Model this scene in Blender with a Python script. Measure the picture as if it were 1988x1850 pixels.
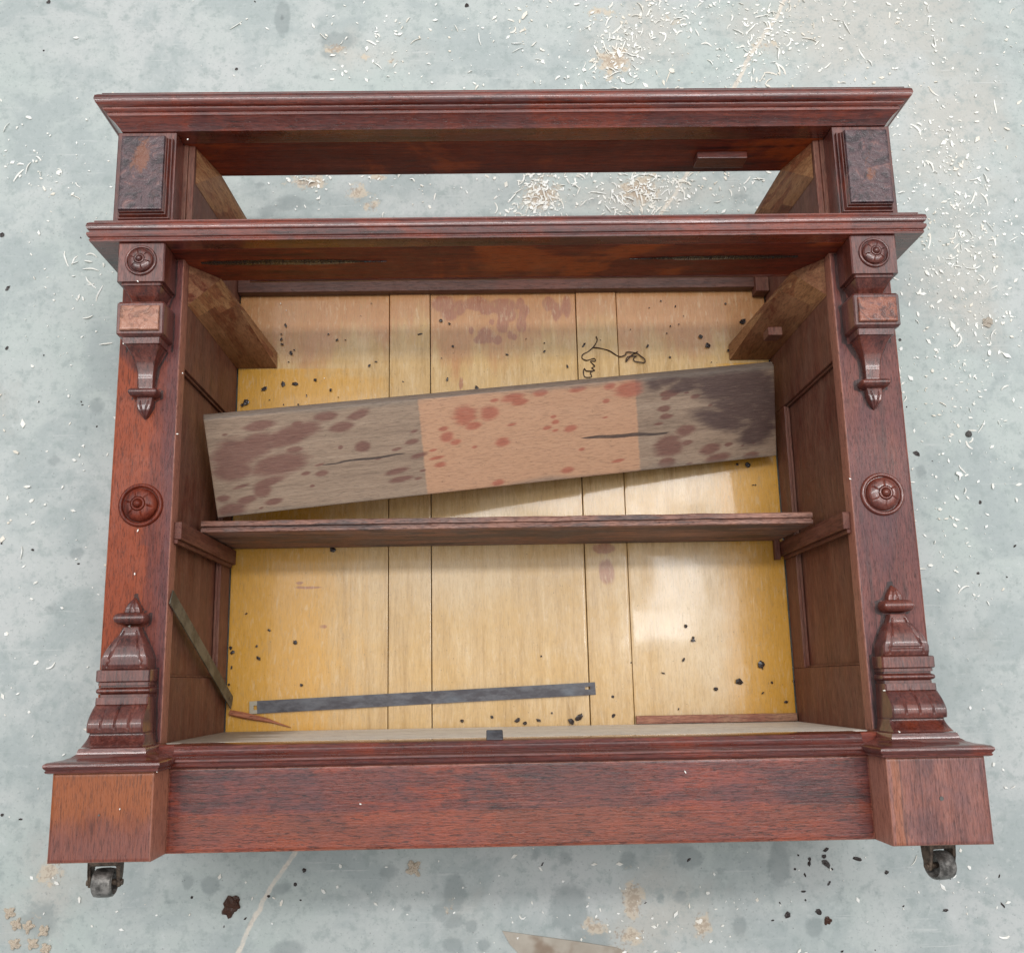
import bpy, math, random
from mathutils import Vector, Euler, Matrix, noise as mnoise

for o in list(bpy.data.objects):
    bpy.data.objects.remove(o)
S = bpy.context.scene
COL = S.collection

# ------------------------------------------------------------------ camera
F, SX, SY = 1699.24, -32.56, 96.45          # solved for a 1988 x 1850 view of the photograph
cam = bpy.data.cameras.new('camera')
cam.sensor_width = 36
cam.lens = 36 * F / 1988
cam.shift_x = -SX / 1988
cam.shift_y = SY / 1988
cam.clip_start = 0.05
cam.clip_end = 60
co = bpy.data.objects.new('camera', cam)
COL.objects.link(co)
CAM = Vector((-0.04664, 0.21415, 1.58325))
ROT = Euler((0.177656, -0.011636, -0.017562), 'XYZ')
co.location = CAM
co.rotation_euler = ROT
S.camera = co
S.render.resolution_x, S.render.resolution_y = 1024, 952

# ------------------------------------------------------------------ light
W = bpy.data.worlds.new('World')
S.world = W
W.use_nodes = True
W.node_tree.nodes['Background'].inputs[0].default_value = (0.95, 0.97, 1.0, 1)
W.node_tree.nodes['Background'].inputs[1].default_value = 0.23


def area(name, loc, sx, sy, power, color, target=None):
    l = bpy.data.lights.new(name, 'AREA')
    l.shape = 'RECTANGLE'
    l.size, l.size_y = sx, sy
    l.energy = power
    l.color = color
    o = bpy.data.objects.new(name, l)
    COL.objects.link(o)
    o.location = loc
    if target:
        d = Vector(target) - Vector(loc)
        o.rotation_euler = d.to_track_quat('-Z', 'Y').to_euler()
    return o


# the translucent roof of the workshop, and its small roof lights
area('roof_light', (0.0, 1.5, 3.6), 6.5, 5.0, 92, (1.0, 1.0, 0.985), (0, 0.8, 0))
area('roof_strip', (0.0, 1.25, 3.3), 5.0, 0.24, 36, (1.0, 0.99, 0.98), (0, 1.0, 0))
area('roof_window', (0.95, 0.72, 3.0), 0.26, 0.24, 2.0, (0.93, 0.97, 1.0))
area('roof_window', (0.84, 0.50, 3.0), 0.32, 0.16, 2.2, (0.93, 0.97, 1.0))
area('roof_window', (1.22, 0.42, 3.0), 0.20, 0.60, 1.1, (0.93, 0.97, 1.0))

S.view_settings.view_transform = 'Standard'
S.view_settings.look = 'None'
S.view_settings.exposure = 0.6
S.view_settings.gamma = 1.0

# ------------------------------------------------------------------ helpers


def ray(u, v):
    d = Vector(((u - 994 - SX) / F, -(v - 925 - SY) / F, -1))
    return ROT.to_matrix() @ d


def at(u, v, z=0.0):
    """point of the horizontal plane at height z seen at (u, v) of the photograph"""
    d = ray(u, v)
    t = (z - CAM.z) / d.z
    return CAM + d * t


def on_plane(u, v, p, n):
    d = ray(u, v)
    t = (p - CAM).dot(n) / d.dot(n)
    return CAM + d * t


def link(name, me, parent=None):
    o = bpy.data.objects.new(name, me)
    COL.objects.link(o)
    if parent:
        o.parent = parent
    return o


class MB:
    def __init__(s):
        s.v, s.f = [], []

    def add(s, vs, fs):
        b = len(s.v)
        s.v += [tuple(p) for p in vs]
        s.f += [tuple(i + b for i in f) for f in fs]

    def box(s, x0, x1, y0, y1, z0, z1):
        s.add([(x0, y0, z0), (x1, y0, z0), (x1, y1, z0), (x0, y1, z0), (x0, y0, z1), (x1, y0, z1), (x1, y1, z1), (x0, y1, z1)],
              [(0, 3, 2, 1), (4, 5, 6, 7), (0, 1, 5, 4), (1, 2, 6, 5), (2, 3, 7, 6), (3, 0, 4, 7)])

    def hexa(s, p):
        s.add(p, [(0, 3, 2, 1), (4, 5, 6, 7), (0, 1, 5, 4), (1, 2, 6, 5), (2, 3, 7, 6), (3, 0, 4, 7)])

    def prism_x(s, prof, x0, x1, n=1):
        """prof: closed list of (z, y)"""
        k = len(prof)
        vs = []
        for i in range(n + 1):
            x = x0 + (x1 - x0) * i / n
            vs += [(x, y, z) for z, y in prof]
        fs = []
        for i in range(n):
            for j in range(k):
                a, b = i * k + j, i * k + (j + 1) % k
                fs.append((a, b, b + k, a + k))
        fs.append(tuple(range(k))[::-1])
        fs.append(tuple(n * k + j for j in range(k)))
        s.add(vs, fs)

    def sweep3(s, prof, xl, xr, front, back, n=40):
        """closed profile of (offset, y) run round left side, front and right side"""
        k = len(prof)
        vs = []
        def ring(fn):
            for o, y in prof:
                vs.append(fn(o, y))
        ring(lambda o, y: (xl - o, y, back))
        ring(lambda o, y: (xl - o, y, front + o))
        for i in range(1, n):
            t = i / n
            ring(lambda o, y: ((xl - o) + (xr - xl + 2 * o) * t, y, front + o))
        ring(lambda o, y: (xr + o, y, front + o))
        ring(lambda o, y: (xr + o, y, back))
        m = n + 2
        fs = []
        for i in range(m):
            for j in range(k):
                a, b = i * k + j, i * k + (j + 1) % k
                fs.append((a, a + k, b + k, b))
        fs.append(tuple(range(k)))
        fs.append(tuple(m * k + j for j in range(k))[::-1])
        s.add(vs, fs)

    def tube(s, pts, r, sides=6):
        n = len(pts)
        vs, fs = [], []
        for i, p in enumerate(pts):
            p = Vector(p)
            a = Vector(pts[max(0, i - 1)]); b = Vector(pts[min(n - 1, i + 1)])
            t = (b - a).normalized()
            u = t.cross(Vector((0, 0, 1)))
            if u.length < 1e-4:
                u = t.cross(Vector((1, 0, 0)))
            u.normalize(); w = u.cross(t)
            rr = r[i] if isinstance(r, (list, tuple)) else r
            for k in range(sides):
                an = 2 * math.pi * k / sides
                vs.append(p + u * math.cos(an) * rr + w * math.sin(an) * rr)
        for i in range(n - 1):
            for k in range(sides):
                a, b = i * sides + k, i * sides + (k + 1) % sides
                fs.append((a, b, b + sides, a + sides))
        fs.append(tuple(range(sides))[::-1]); fs.append(tuple((n - 1) * sides + k for k in range(sides)))
        s.add(vs, fs)

    def build(s, name, mat, parent=None, bevel=0.0, smooth=False, warp=0.0, fix=True):
        me = bpy.data.meshes.new(name)
        me.from_pydata(s.v, [], s.f)
        me.update()
        if fix:
            import bmesh
            bm = bmesh.new(); bm.from_mesh(me)
            bmesh.ops.recalc_face_normals(bm, faces=bm.faces)
            bm.to_mesh(me); bm.free()
        me.materials.append(mat)
        if smooth:
            for p in me.polygons:
                p.use_smooth = True
            me.set_sharp_from_angle(angle=math.radians(34))
        if warp:
            for v in me.vertices:
                q = v.co
                v.co = q + Vector(mnoise.noise_vector(q * 14)) * warp + Vector(mnoise.noise_vector(q * 70)) * warp * .3
        o = link(name, me, parent)
        if bevel:
            m = o.modifiers.new('bevel', 'BEVEL')
            m.width = bevel; m.segments = 2; m.limit_method = 'ANGLE'
            m.harden_normals = False
        return o


def thing(name, label, cat, group=None, loc=(0, 0, 0)):
    o = bpy.data.objects.new(name, None)
    o.empty_display_size = .05
    COL.objects.link(o)
    o.location = loc
    return tag(o, label, cat, group)


def tag(o, label, cat, group=None, kind=None):
    o['label'] = label
    o['category'] = cat
    if group:
        o['group'] = group
    if kind:
        o['kind'] = kind
    return o


def sgrid(name, x0, x1, y0, y1, z0, z1, res, mat, parent, fields, bow=0.0, edge=.0016, zf=None):
    """a board whose top is a fine grid (rounded edges); fields: {attr: function(x, y)}"""
    def cuts(a, b):
        n = max(2, int(round((b - a - 2 * edge) / res)))
        return [a, a + edge * .35, a + edge] + [a + edge + (b - a - 2 * edge) * i / n for i in range(1, n)] + [b - edge, b - edge * .35, b]
    xs, ys = cuts(x0, x1), cuts(y0, y1)
    nx, ny = len(xs), len(ys)
    vs, fs = [], []
    for j, y in enumerate(ys):
        for i, x in enumerate(xs):
            dx, dy = min(x - x0, x1 - x), min(y - y0, y1 - y)
            drop = 0
            for d in (dx, dy):
                if d < edge * .2: drop = max(drop, edge)
                elif d < edge * .6: drop = max(drop, edge * .3)
            z = z1 - drop + bow * mnoise.noise(Vector((x * 9, y * 9, z1 * 3)))
            if zf: z += zf(x, y)
            vs.append((x, y, z))
    for j in range(ny - 1):
        for i in range(nx - 1):
            a = j * nx + i
            fs.append((a, a + 1, a + nx + 1, a + nx))
    b = len(vs)
    rim = [i for i in range(nx)] + [j * nx + nx - 1 for j in range(1, ny)] + [(ny - 1) * nx + i for i in range(nx - 2, -1, -1)] + [j * nx for j in range(ny - 2, 0, -1)]
    for r in rim:
        vs.append((vs[r][0], vs[r][1], z0))
    m = len(rim)
    for k in range(m):
        fs.append((rim[k], b + k, b + (k + 1) % m, rim[(k + 1) % m]))
    fs.append(tuple(b + k for k in range(m))[::-1])
    me = bpy.data.meshes.new(name)
    me.from_pydata(vs, [], fs)
    me.update()
    me.materials.append(mat)
    wr = me.attributes.new('edge_highlight', 'FLOAT', 'POINT')  # edge highlight lines, painted into the colour as a paler wood tone
    wr.data.foreach_set('value', [max(0, 1.0 - .5 * min(v[0] - x0, x1 - v[0], v[1] - y0, y1 - v[1]) / .0016) if min(v[0] - x0, x1 - v[0], v[1] - y0, y1 - v[1]) < .004 else 0 for v in vs])
    for k, fn in fields.items():
        at_ = me.attributes.new(k, 'FLOAT', 'POINT')
        at_.data.foreach_set('value', [fn(v[0], v[1]) for v in vs])
    for p in me.polygons:
        p.use_smooth = True
    me.set_sharp_from_angle(angle=math.radians(40))
    return link(name, me, parent)


def blobs(lst):
    """lst of (x, y, rx, ry, angle, weight) -> field, 0.5 on each rim"""
    L = [(x, y, rx, ry, math.cos(a), math.sin(a), w) for x, y, rx, ry, a, w in lst]
    def fn(px, py):
        m = 0.0
        for x, y, rx, ry, c, s, w in L:
            dx, dy = px - x, py - y
            if abs(dx) > 2.2 * max(rx, ry) or abs(dy) > 2.2 * max(rx, ry):
                continue
            u, v = (dx * c + dy * s) / rx, (-dx * s + dy * c) / ry
            r = math.sqrt(u * u + v * v)
            m = max(m, (1 - 0.5 * r) * w)
        return m
    return fn


def px_blobs(lst, z):
    """(u, v, ru, rv, strength) in photo pixels, on the plane at height z"""
    out = []
    for e in lst:
        u, v, ru, rv = e[:4]
        w = e[4] if len(e) > 4 else 1
        p = at(u, v, z)
        k = (CAM.z - z) / F
        out.append((p.x, p.y, ru * k, rv * k, e[5] if len(e) > 5 else 0, w))
    return blobs(out)


# ------------------------------------------------------------------ materials
class NT:
    def __init__(s, name):
        s.m = bpy.data.materials.new(name)
        s.m.use_nodes = True
        s.t = s.m.node_tree
        s.t.nodes.clear()
        s.out = s.t.nodes.new('ShaderNodeOutputMaterial')
        s.p = s.t.nodes.new('ShaderNodeBsdfPrincipled')
        s.t.links.new(s.p.outputs[0], s.out.inputs[0])
        s.tc = s.t.nodes.new('ShaderNodeTexCoord').outputs['Object']

    def set(s, sock, v):
        if isinstance(v, bpy.types.NodeSocket):
            s.t.links.new(v, sock)
        else:
            sock.default_value = v

    def map(s, scale, loc=(0, 0, 0), rot=(0, 0, 0), src=None):
        n = s.t.nodes.new('ShaderNodeMapping')
        n.inputs['Scale'].default_value = scale
        n.inputs['Location'].default_value = loc
        n.inputs['Rotation'].default_value = rot
        s.t.links.new(src or s.tc, n.inputs[0])
        return n.outputs[0]

    def noise(s, vec, scale=1, detail=3, rough=.55, dist=0.0):
        n = s.t.nodes.new('ShaderNodeTexNoise')
        n.inputs['Scale'].default_value = scale
        n.inputs['Detail'].default_value = detail
        n.inputs['Roughness'].default_value = rough
        n.inputs['Distortion'].default_value = dist
        s.t.links.new(vec, n.inputs['Vector'])
        return n.outputs['Fac']

    def voro(s, vec, scale=1, feature='F1', out='Distance'):
        n = s.t.nodes.new('ShaderNodeTexVoronoi')
        n.feature = feature
        n.inputs['Scale'].default_value = scale
        s.t.links.new(vec, n.inputs['Vector'])
        return n.outputs[out]

    def math(s, op, a, b=0.0, c=0.0, clamp=False):
        n = s.t.nodes.new('ShaderNodeMath')
        n.operation = op; n.use_clamp = clamp
        for i, v in enumerate((a, b, c)):
            if i < len(n.inputs): s.set(n.inputs[i], v)
        return n.outputs[0]

    def step(s, v, lo, hi, a=0.0, b=1.0):
        n = s.t.nodes.new('ShaderNodeMapRange')
        n.interpolation_type = 'SMOOTHSTEP'
        s.set(n.inputs[0], v)
        for i, x in enumerate((lo, hi, a, b)):
            n.inputs[i + 1].default_value = x
        return n.outputs[0]

    def mix(s, fac, a, b, mode='MIX'):
        n = s.t.nodes.new('ShaderNodeMix')
        n.data_type = 'RGBA'; n.blend_type = mode
        s.set(n.inputs[0], fac)
        for sock, v in ((n.inputs[6], a), (n.inputs[7], b)):
            s.set(sock, v if isinstance(v, bpy.types.NodeSocket) else (*v, 1))
        return n.outputs[2]

    def attr(s, name):
        n = s.t.nodes.new('ShaderNodeAttribute')
        n.attribute_name = name
        return n.outputs['Fac']

    def sep(s, src=None):
        n = s.t.nodes.new('ShaderNodeSeparateXYZ')
        s.t.links.new(src or s.tc, n.inputs[0])
        return n.outputs

    def bump(s, h, dist=.001, strength=.5, prev=None):
        n = s.t.nodes.new('ShaderNodeBump')
        n.inputs['Strength'].default_value = strength
        n.inputs['Distance'].default_value = dist
        s.t.links.new(h, n.inputs['Height'])
        if prev: s.t.links.new(prev, n.inputs['Normal'])
        return n.outputs[0]

    def done(s, color, rough=.4, normal=None, metallic=0.0, coat=0.0, spec=.5, cr=.16):
        s.set(s.p.inputs['Base Color'], color if isinstance(color, bpy.types.NodeSocket) else (*color, 1))
        s.set(s.p.inputs['Roughness'], rough)
        s.set(s.p.inputs['Metallic'], metallic)
        s.p.inputs['Coat Weight'].default_value = coat
        s.p.inputs['Coat Roughness'].default_value = cr
        s.p.inputs['Specular IOR Level'].default_value = spec
        if normal: s.t.links.new(normal, s.p.inputs['Normal'])
        return s.m


SEED = [0]


def wood(name, axis, dark, mid, light, tint=None, tint_amt=.5, tint_lo=.52, haze=None, haze_amt=.5, pores=.5, rough=(.3, .5),
         coat=.15, stain=None, stain_col=(.1, .03, .02), extra=None, bumpd=.0005, curl=0.0, blotch=None, fine=.45, cr=.16, mottle=None, spec=.5):
    n = NT(name)
    SEED[0] += 1
    off = (SEED[0] * 3.7, SEED[0] * 1.9, SEED[0] * 5.3)
    def sc(along, across):
        r = [across] * 3; r['xyz'.index(axis)] = along
        return tuple(r)
    warp = n.noise(n.map((7, 7, 7), off), detail=2)
    base = n.map(sc(2.2, 34), off)
    g1 = n.noise(base, detail=6, rough=.62, dist=.6 + curl * 2)
    g2 = n.noise(n.map(sc(9, 190), off), detail=5, rough=.65, dist=curl * 3)
    g3 = n.noise(n.map(sc(45, 520), off), detail=2, rough=.6, dist=curl * 4)
    v = n.math('MULTIPLY_ADD', g2, .55, n.math('MULTIPLY', g1, .75))
    v = n.math('MULTIPLY_ADD', g3, .2, v)
    t = n.step(v, .50, 1.0)
    c = n.mix(n.step(v, .52, .76), dark, mid)
    c = n.mix(n.step(v, .72, .98), c, light)
    big = n.noise(n.map((5, 5, 5), off), detail=4, rough=.6, dist=.5)
    if tint:
        tm = n.step(n.math('MULTIPLY_ADD', g1, .25, big), tint_lo + .1, tint_lo + .2)
        c = n.mix(n.math('MULTIPLY', tm, tint_amt), c, tint)
    if blotch:
        b2 = n.noise(n.map(sc(4.5, 30), (off[1], off[2], off[0])), detail=5, rough=.6, dist=.8)
        c = n.mix(n.step(b2, .50, .55, 0, blotch[1]), c, blotch[0])
    rnd = n.noise(n.map((19, 19, 19), off), detail=5, rough=.7)
    if haze:
        c = n.mix(n.math('MULTIPLY', n.step(n.math('MULTIPLY_ADD', g2, .3, rnd), .5, .85), haze_amt), c, haze)
    if stain:
        sm = n.math('ADD', n.attr(stain), n.math('MULTIPLY', n.math('SUBTRACT', n.noise(n.map(sc(30, 90), off), detail=4), .5), .35))
        c = n.mix(n.step(sm, .47, .56, 0, .88), c, stain_col)
    if extra:
        for (a, col, amt, soft) in extra:
            sm = n.math('ADD', n.attr(a), n.math('MULTIPLY', n.math('SUBTRACT', n.noise(n.map(sc(22, 120), off), detail=5, rough=.7), .5), .42 + soft * .9))
            c = n.mix(n.step(sm, .5 - soft, .5 + soft, 0, amt), c, col)
    if mottle:
        m1 = n.noise(n.map(sc(30, 150), (off[2], off[0], off[1])), detail=6, rough=.75, dist=.6)
        c = n.mix(n.step(m1, .52, .68, 0, mottle[2]), c, mottle[0])
        c = n.mix(n.step(m1, .48, .34, 0, mottle[2]), c, mottle[1])
    fn = n.noise(n.map(sc(52, 470), (off[1], off[2], off[0])), detail=3, rough=.6, dist=.4 + curl * 3)
    dk_ = n.t.nodes.new('ShaderNodeMix'); dk_.data_type = 'RGBA'; dk_.blend_type = 'MULTIPLY'
    n.set(dk_.inputs[0], n.step(fn, .50, .64, 0, fine)); n.t.links.new(c, dk_.inputs[6]); dk_.inputs[7].default_value = (.22, .18, .18, 1)
    c = dk_.outputs[2]
    c = n.mix(n.step(fn, .46, .34, 0, fine * .5), c, light)
    po = n.noise(n.map(sc(90, 1000), off), detail=1)
    pm = n.step(po, .60, .68, 0, pores)
    c = n.mix(pm, c, tuple(x * .35 for x in dark))
    sp = n.noise(n.map((240, 240, 240), off), detail=1)
    c = n.mix(n.step(sp, .74, .78, 0, .5), c, tuple(x * .25 for x in dark))
    r = n.step(n.math('MULTIPLY_ADD', g2, .4, rnd), .45, .95, rough[0], rough[1])
    h = n.math('SUBTRACT', n.math('MULTIPLY_ADD', g3, .5, g2), n.math('MULTIPLY', pm, .9))
    nb = n.bump(h, bumpd, .7)
    nb = n.bump(big, .004, .25, nb)
    return n.done(c, r, nb, coat=coat, cr=cr, spec=spec)


MAH = dict(dark=(.020, .004, .003), mid=(.085, .014, .007), light=(.19, .040, .018))
M = {}
for ax in 'xyz':
    M['mah_' + ax] = wood('mahogany_' + ax, ax, **MAH, tint=(.20, .042, .013), tint_amt=.55, haze=(.13, .055, .052), haze_amt=.45, coat=.4)
M['under_x'] = wood('mahogany_dark_x', 'x', (.034, .005, .0025), (.15, .018, .007), (.27, .044, .014), tint=(.38, .070, .010), tint_amt=.8, tint_lo=.52, rough=(.42, .6), coat=0)
M['plinth'] = wood('plinth_mahogany', 'x', (.016, .004, .004), (.092, .013, .008), (.22, .048, .030), tint=(.27, .034, .006), tint_amt=.75, tint_lo=.44,
                   haze=(.10, .040, .048), haze_amt=.5, pores=.25, fine=.85, curl=.35, blotch=((.045, .009, .010), .5), bumpd=.0009, rough=(.28, .5), coat=.25,
                   extra=[('orange', (.27, .055, .014), .55, .25), ('edge_highlight', (.40, .17, .115), .65, .2)])
M['pil_l'] = wood('pilaster_mahogany_orange', 'y', (.045, .007, .003), (.14, .020, .008), (.23, .045, .018), haze=(.12, .042, .034), haze_amt=.3, coat=.04, spec=.28,
                  extra=[('orange', (.27, .046, .008), .75, .10), ('purple', (.10, .032, .034), .7, .2), ('dark_rim', (.016, .009, .009), .85, .14), ('edge_highlight', (.40, .17, .115), .65, .2)], rough=(.36, .55))
M['pil_r'] = wood('pilaster_mahogany_plum', 'y', (.05, .012, .010), (.14, .034, .026), (.24, .075, .056), haze=(.115, .044, .048), haze_amt=.5, coat=.08, spec=.4,
                  extra=[('orange', (.20, .052, .028), .5, .2), ('purple', (.08, .030, .038), .7, .2), ('dark_rim', (.016, .009, .009), .85, .14), ('edge_highlight', (.40, .17, .115), .65, .2)], rough=(.38, .55))
M['blk_l'] = wood('block_mahogany_orange', 'y', (.07, .013, .005), (.17, .036, .013), (.26, .07, .025), pores=.25, fine=.5, bumpd=.0009,
                  extra=[('orange', (.29, .072, .011), .8, .3), ('purple', (.19, .060, .045), .75, .3), ('edge_highlight', (.40, .17, .115), .65, .2)], rough=(.3, .45))
M['blk_r'] = wood('block_mahogany_plum', 'y', (.09, .028, .020), (.235, .082, .060), (.36, .15, .11), pores=.25, fine=.5, bumpd=.001, curl=.2,
                  haze=(.16, .08, .084), haze_amt=.6, extra=[('orange', (.33, .11, .045), .6, .1), ('purple', (.06, .03, .038), .7, .2), ('edge_highlight', (.40, .17, .115), .65, .2)], rough=(.32, .5))
M['carve'] = wood('carved_mahogany', 'y', mottle=((.22, .085, .062), (.03, .008, .007), .35), dark=(.022, .005, .004), mid=(.110, .024, .015), light=(.24, .070, .047), haze=(.09, .036, .040), haze_amt=.45, tint=(.22, .036, .010), tint_amt=.5, rough=(.26, .42), coat=.7, cr=.13)
M['carve_x'] = wood('carved_mahogany_x', 'x', (.022, .005, .004), (.112, .020, .012), (.25, .060, .037), haze=(.09, .036, .040), haze_amt=.4, tint=(.26, .038, .010), tint_amt=.55, rough=(.22, .38), coat=.9, cr=.1)
M['inner'] = wood('carcass_inside_y', 'y', (.075, .022, .013), (.155, .052, .031), (.22, .085, .054), blotch=((.12, .020, .010), .55), haze=(.18, .09, .06), haze_amt=.5, rough=(.5, .7), coat=0, pores=.3, mottle=((.23, .13, .085), (.085, .02, .012), .4))
M['inner_z'] = wood('carcass_inside_z', 'z', (.10, .032, .015), (.21, .080, .038), (.30, .135, .068), blotch=((.12, .020, .008), .8), haze=(.33, .17, .08), haze_amt=.6, rough=(.5, .7), coat=0, pores=.3)
M['cleat'] = wood('cleat_wood', 'z', (.05, .016, .010), (.125, .040, .025), (.19, .07, .045), blotch=((.09, .018, .01), .6), rough=(.5, .7), coat=0, pores=.3)
M['rail_in'] = wood('back_rail_wood', 'x', (.04, .013, .008), (.095, .034, .022), (.16, .06, .038), tint=(.16, .035, .015), tint_amt=.4, rough=(.4, .6))
M['runner_edge'] = wood('runner_edge_wood', 'z', (.22, .095, .038), (.34, .16, .07), (.44, .24, .11), blotch=((.20, .05, .02), .7), rough=(.5, .7), coat=0)
M['shelf'] = wood('shelf_edge_wood', 'x', (.05, .024, .018), (.22, .092, .062), (.42, .21, .15), blotch=((.06, .038, .036), .8), haze=(.16, .14, .135), haze_amt=.6, pores=.5, rough=(.5, .7), coat=0, bumpd=.001)
M['shelf_u'] = M['shelf']
PINE = dict(dark=(.40, .24, .085), mid=(.55, .365, .165), light=(.65, .47, .25))
M['pine'] = wood('varnished_pine', 'y', **PINE, haze=(.52, .30, .07), haze_amt=.5, pores=.16, rough=(.24, .36), coat=.34, cr=.07, bumpd=.00025, fine=.14, mottle=((.66, .50, .31), (.43, .27, .11), .45),
                 extra=[('pink', (.43, .155, .055), .66, .24), ('gold', (.60, .30, .028), .9, .3), ('red', (.30, .10, .055), .75, .12), ('pale', (.66, .50, .30), .6, .3)])
M['bottom'] = wood('bare_bottom_board', 'x', (.60, .55, .47), (.80, .75, .67), (.88, .84, .77), pores=.1, rough=(.45, .6), coat=0, extra=[('stain', (.17, .12, .08), .8, .12)])
M['board'] = wood('loose_board_wood', 'x', (.15, .095, .064), (.26, .175, .118), (.33, .235, .165), pores=.3, fine=.25, rough=(.5, .7), coat=0, haze=(.24, .175, .125), haze_amt=.45,
                  extra=[('pale', (.47, .25, .14), .8, .12), ('edge', (.12, .072, .055), .85, .1), ('stain', (.13, .042, .030), .8, .17), ('redstain', (.30, .062, .034), .75, .2), ('black', (.045, .018, .018), .85, .2), ('dirt', (.17, .135, .105), .6, .2), ('crack', (.03, .015, .012), .9, .08)])
M['batten'] = wood('batten_wood', 'x', (.16, .07, .04), (.34, .17, .10), (.46, .26, .16), tint=(.22, .05, .03), tint_amt=.6, rough=(.5, .7), coat=0)
M['splinter'] = wood('splinter_wood', 'x', (.20, .06, .03), (.36, .12, .055), (.48, .19, .09), rough=(.5, .7), coat=0)


def burl(name, a, b, c, d, orange=None, rough=(.18, .4)):
    n = NT(name)
    SEED[0] += 1
    off = (SEED[0] * 2.1,) * 3
    w = n.noise(n.map((28, 28, 28), off), detail=5, rough=.65, dist=2.2)
    w2 = n.noise(n.map((75, 75, 75), off), detail=4, rough=.7, dist=1.2)
    col = n.mix(n.step(w, .38, .52), a, b)
    col = n.mix(n.step(w, .55, .68), col, c)
    col = n.mix(n.step(w2, .56, .68, 0, .7), col, d)
    if orange:
        col = n.mix(n.step(n.math('ADD', n.attr('orange'), n.math('MULTIPLY', n.math('SUBTRACT', w2, .5), 1.6)), .35, .75, 0, .8), col, orange)
    nb = n.bump(n.math('ADD', w, n.math('MULTIPLY', w2, .5)), .0035, .9)
    return n.done(col, n.step(w2, .3, .7, *rough), nb, coat=.4)


M['burl_dark'] = burl('burl_veneer_dark', (.028, .016, .020), (.085, .046, .052), (.20, .095, .085), (.055, .018, .012), orange=(.20, .065, .028))
M['burl_red'] = burl('burl_veneer_red', (.10, .032, .022), (.26, .085, .05), (.33, .12, .065), (.10, .05, .055))
M['burl_pink'] = burl('burl_veneer_pink', (.20, .085, .05), (.37, .165, .105), (.42, .2, .135), (.22, .075, .045))

n = NT('dark_joint')
M['gap'] = n.done((.012, .007, .006), n.step(n.noise(n.map((300, 300, 300))), .4, .6, .15, .5), n.bump(n.noise(n.map((200, 600, 600)), detail=4), .002, 1), coat=.5)

n = NT('dark_steel')
a = n.noise(n.map((26, 60, 60)), detail=5, rough=.7)
b = n.noise(n.map((8, 18, 18)), detail=3)
c = n.mix(n.step(a, .4, .66), (.045, .040, .046), (.11, .11, .12))
c = n.mix(n.step(b, .5, .72, 0, .6), c, (.15, .175, .20))
M['steel'] = n.done(c, n.step(a, .3, .7, .32, .55), n.bump(a, .0006, .6), metallic=.35)
n = NT('greenish_steel')
a = n.noise(n.map((30, 30, 30)), detail=5, rough=.7)
c = n.mix(n.step(a, .4, .6), (.055, .05, .036), (.14, .13, .10))
M['steel_green'] = n.done(c, .5, n.bump(a, .0006, .6), metallic=.2)
n = NT('strip_end_metal')
M['steel_pale'] = n.done((.36, .32, .24), .5, n.bump(n.noise(n.map((90, 90, 90)), detail=4), .0008, .6))
n = NT('caster_iron')
a = n.noise(n.map((120, 120, 120)), detail=5, rough=.7)
c = n.mix(n.step(a, .35, .65), (.05, .036, .028), (.17, .125, .09))
M['iron'] = n.done(c, .5, n.bump(a, .0012, .8), metallic=.4)
n = NT('caster_wheel')
a = n.noise(n.map((70, 70, 70)), detail=5, rough=.7)
c = n.mix(n.step(a, .38, .66), (.08, .076, .07), (.30, .285, .265))
M['wheel'] = n.done(c, n.step(a, .3, .7, .3, .5), n.bump(a, .001, .5), metallic=.35)
n = NT('varnish_flake')
a = n.noise(n.map((300, 300, 300)), detail=3)
M['flake'] = n.done(n.mix(n.step(a, .4, .7), (.010, .005, .004), (.045, .02, .014)), .22, n.bump(a, .001, .8), coat=.5)
n = NT('dark_thread')
M['thread'] = n.done((.035, .014, .008), .6)
n = NT('pebble')
a = n.noise(n.map((160, 160, 160)), detail=4)
M['pebble'] = n.done(n.mix(a, (.03, .028, .025), (.16, .15, .14)), .6, n.bump(a, .001, .7))
n = NT('wood_chip')
a = n.noise(n.map((90, 90, 90)), detail=3)
b = n.noise(n.map((9, 9, 9)), detail=2)
c = n.mix(n.step(a, .35, .65), (.86, .84, .77), (.96, .955, .92))
c = n.mix(n.step(b, .5, .65, 0, .45), c, (.72, .60, .44))
M['chip'] = n.done(c, .7)
n = NT('foam_crumb')
a = n.noise(n.map((160, 160, 160)), detail=4)
M['foam'] = n.done(n.mix(n.step(a, .35, .6), (.76, .60, .44), (.90, .79, .65)), .85, n.bump(a, .002, .9))
n = NT('brown_resin')
a = n.noise(n.map((120, 120, 120)), detail=4)
M['resin'] = n.done(n.mix(n.step(a, .42, .6), (.035, .010, .006), (.18, .07, .035)), .35, n.bump(a, .003, .9), coat=.3)
n = NT('veneer_scrap')
a = n.noise(n.map((20, 20, 20)), detail=5)
b = n.noise(n.map((9, 9, 9), (3, 1, 2)), detail=4)
M['scrap'] = n.done(n.mix(n.step(b, .52, .62, 0, .7), n.mix(n.step(a, .3, .7), (.38, .33, .27), (.50, .45, .38)), (.20, .12, .07)), .75)

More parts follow.
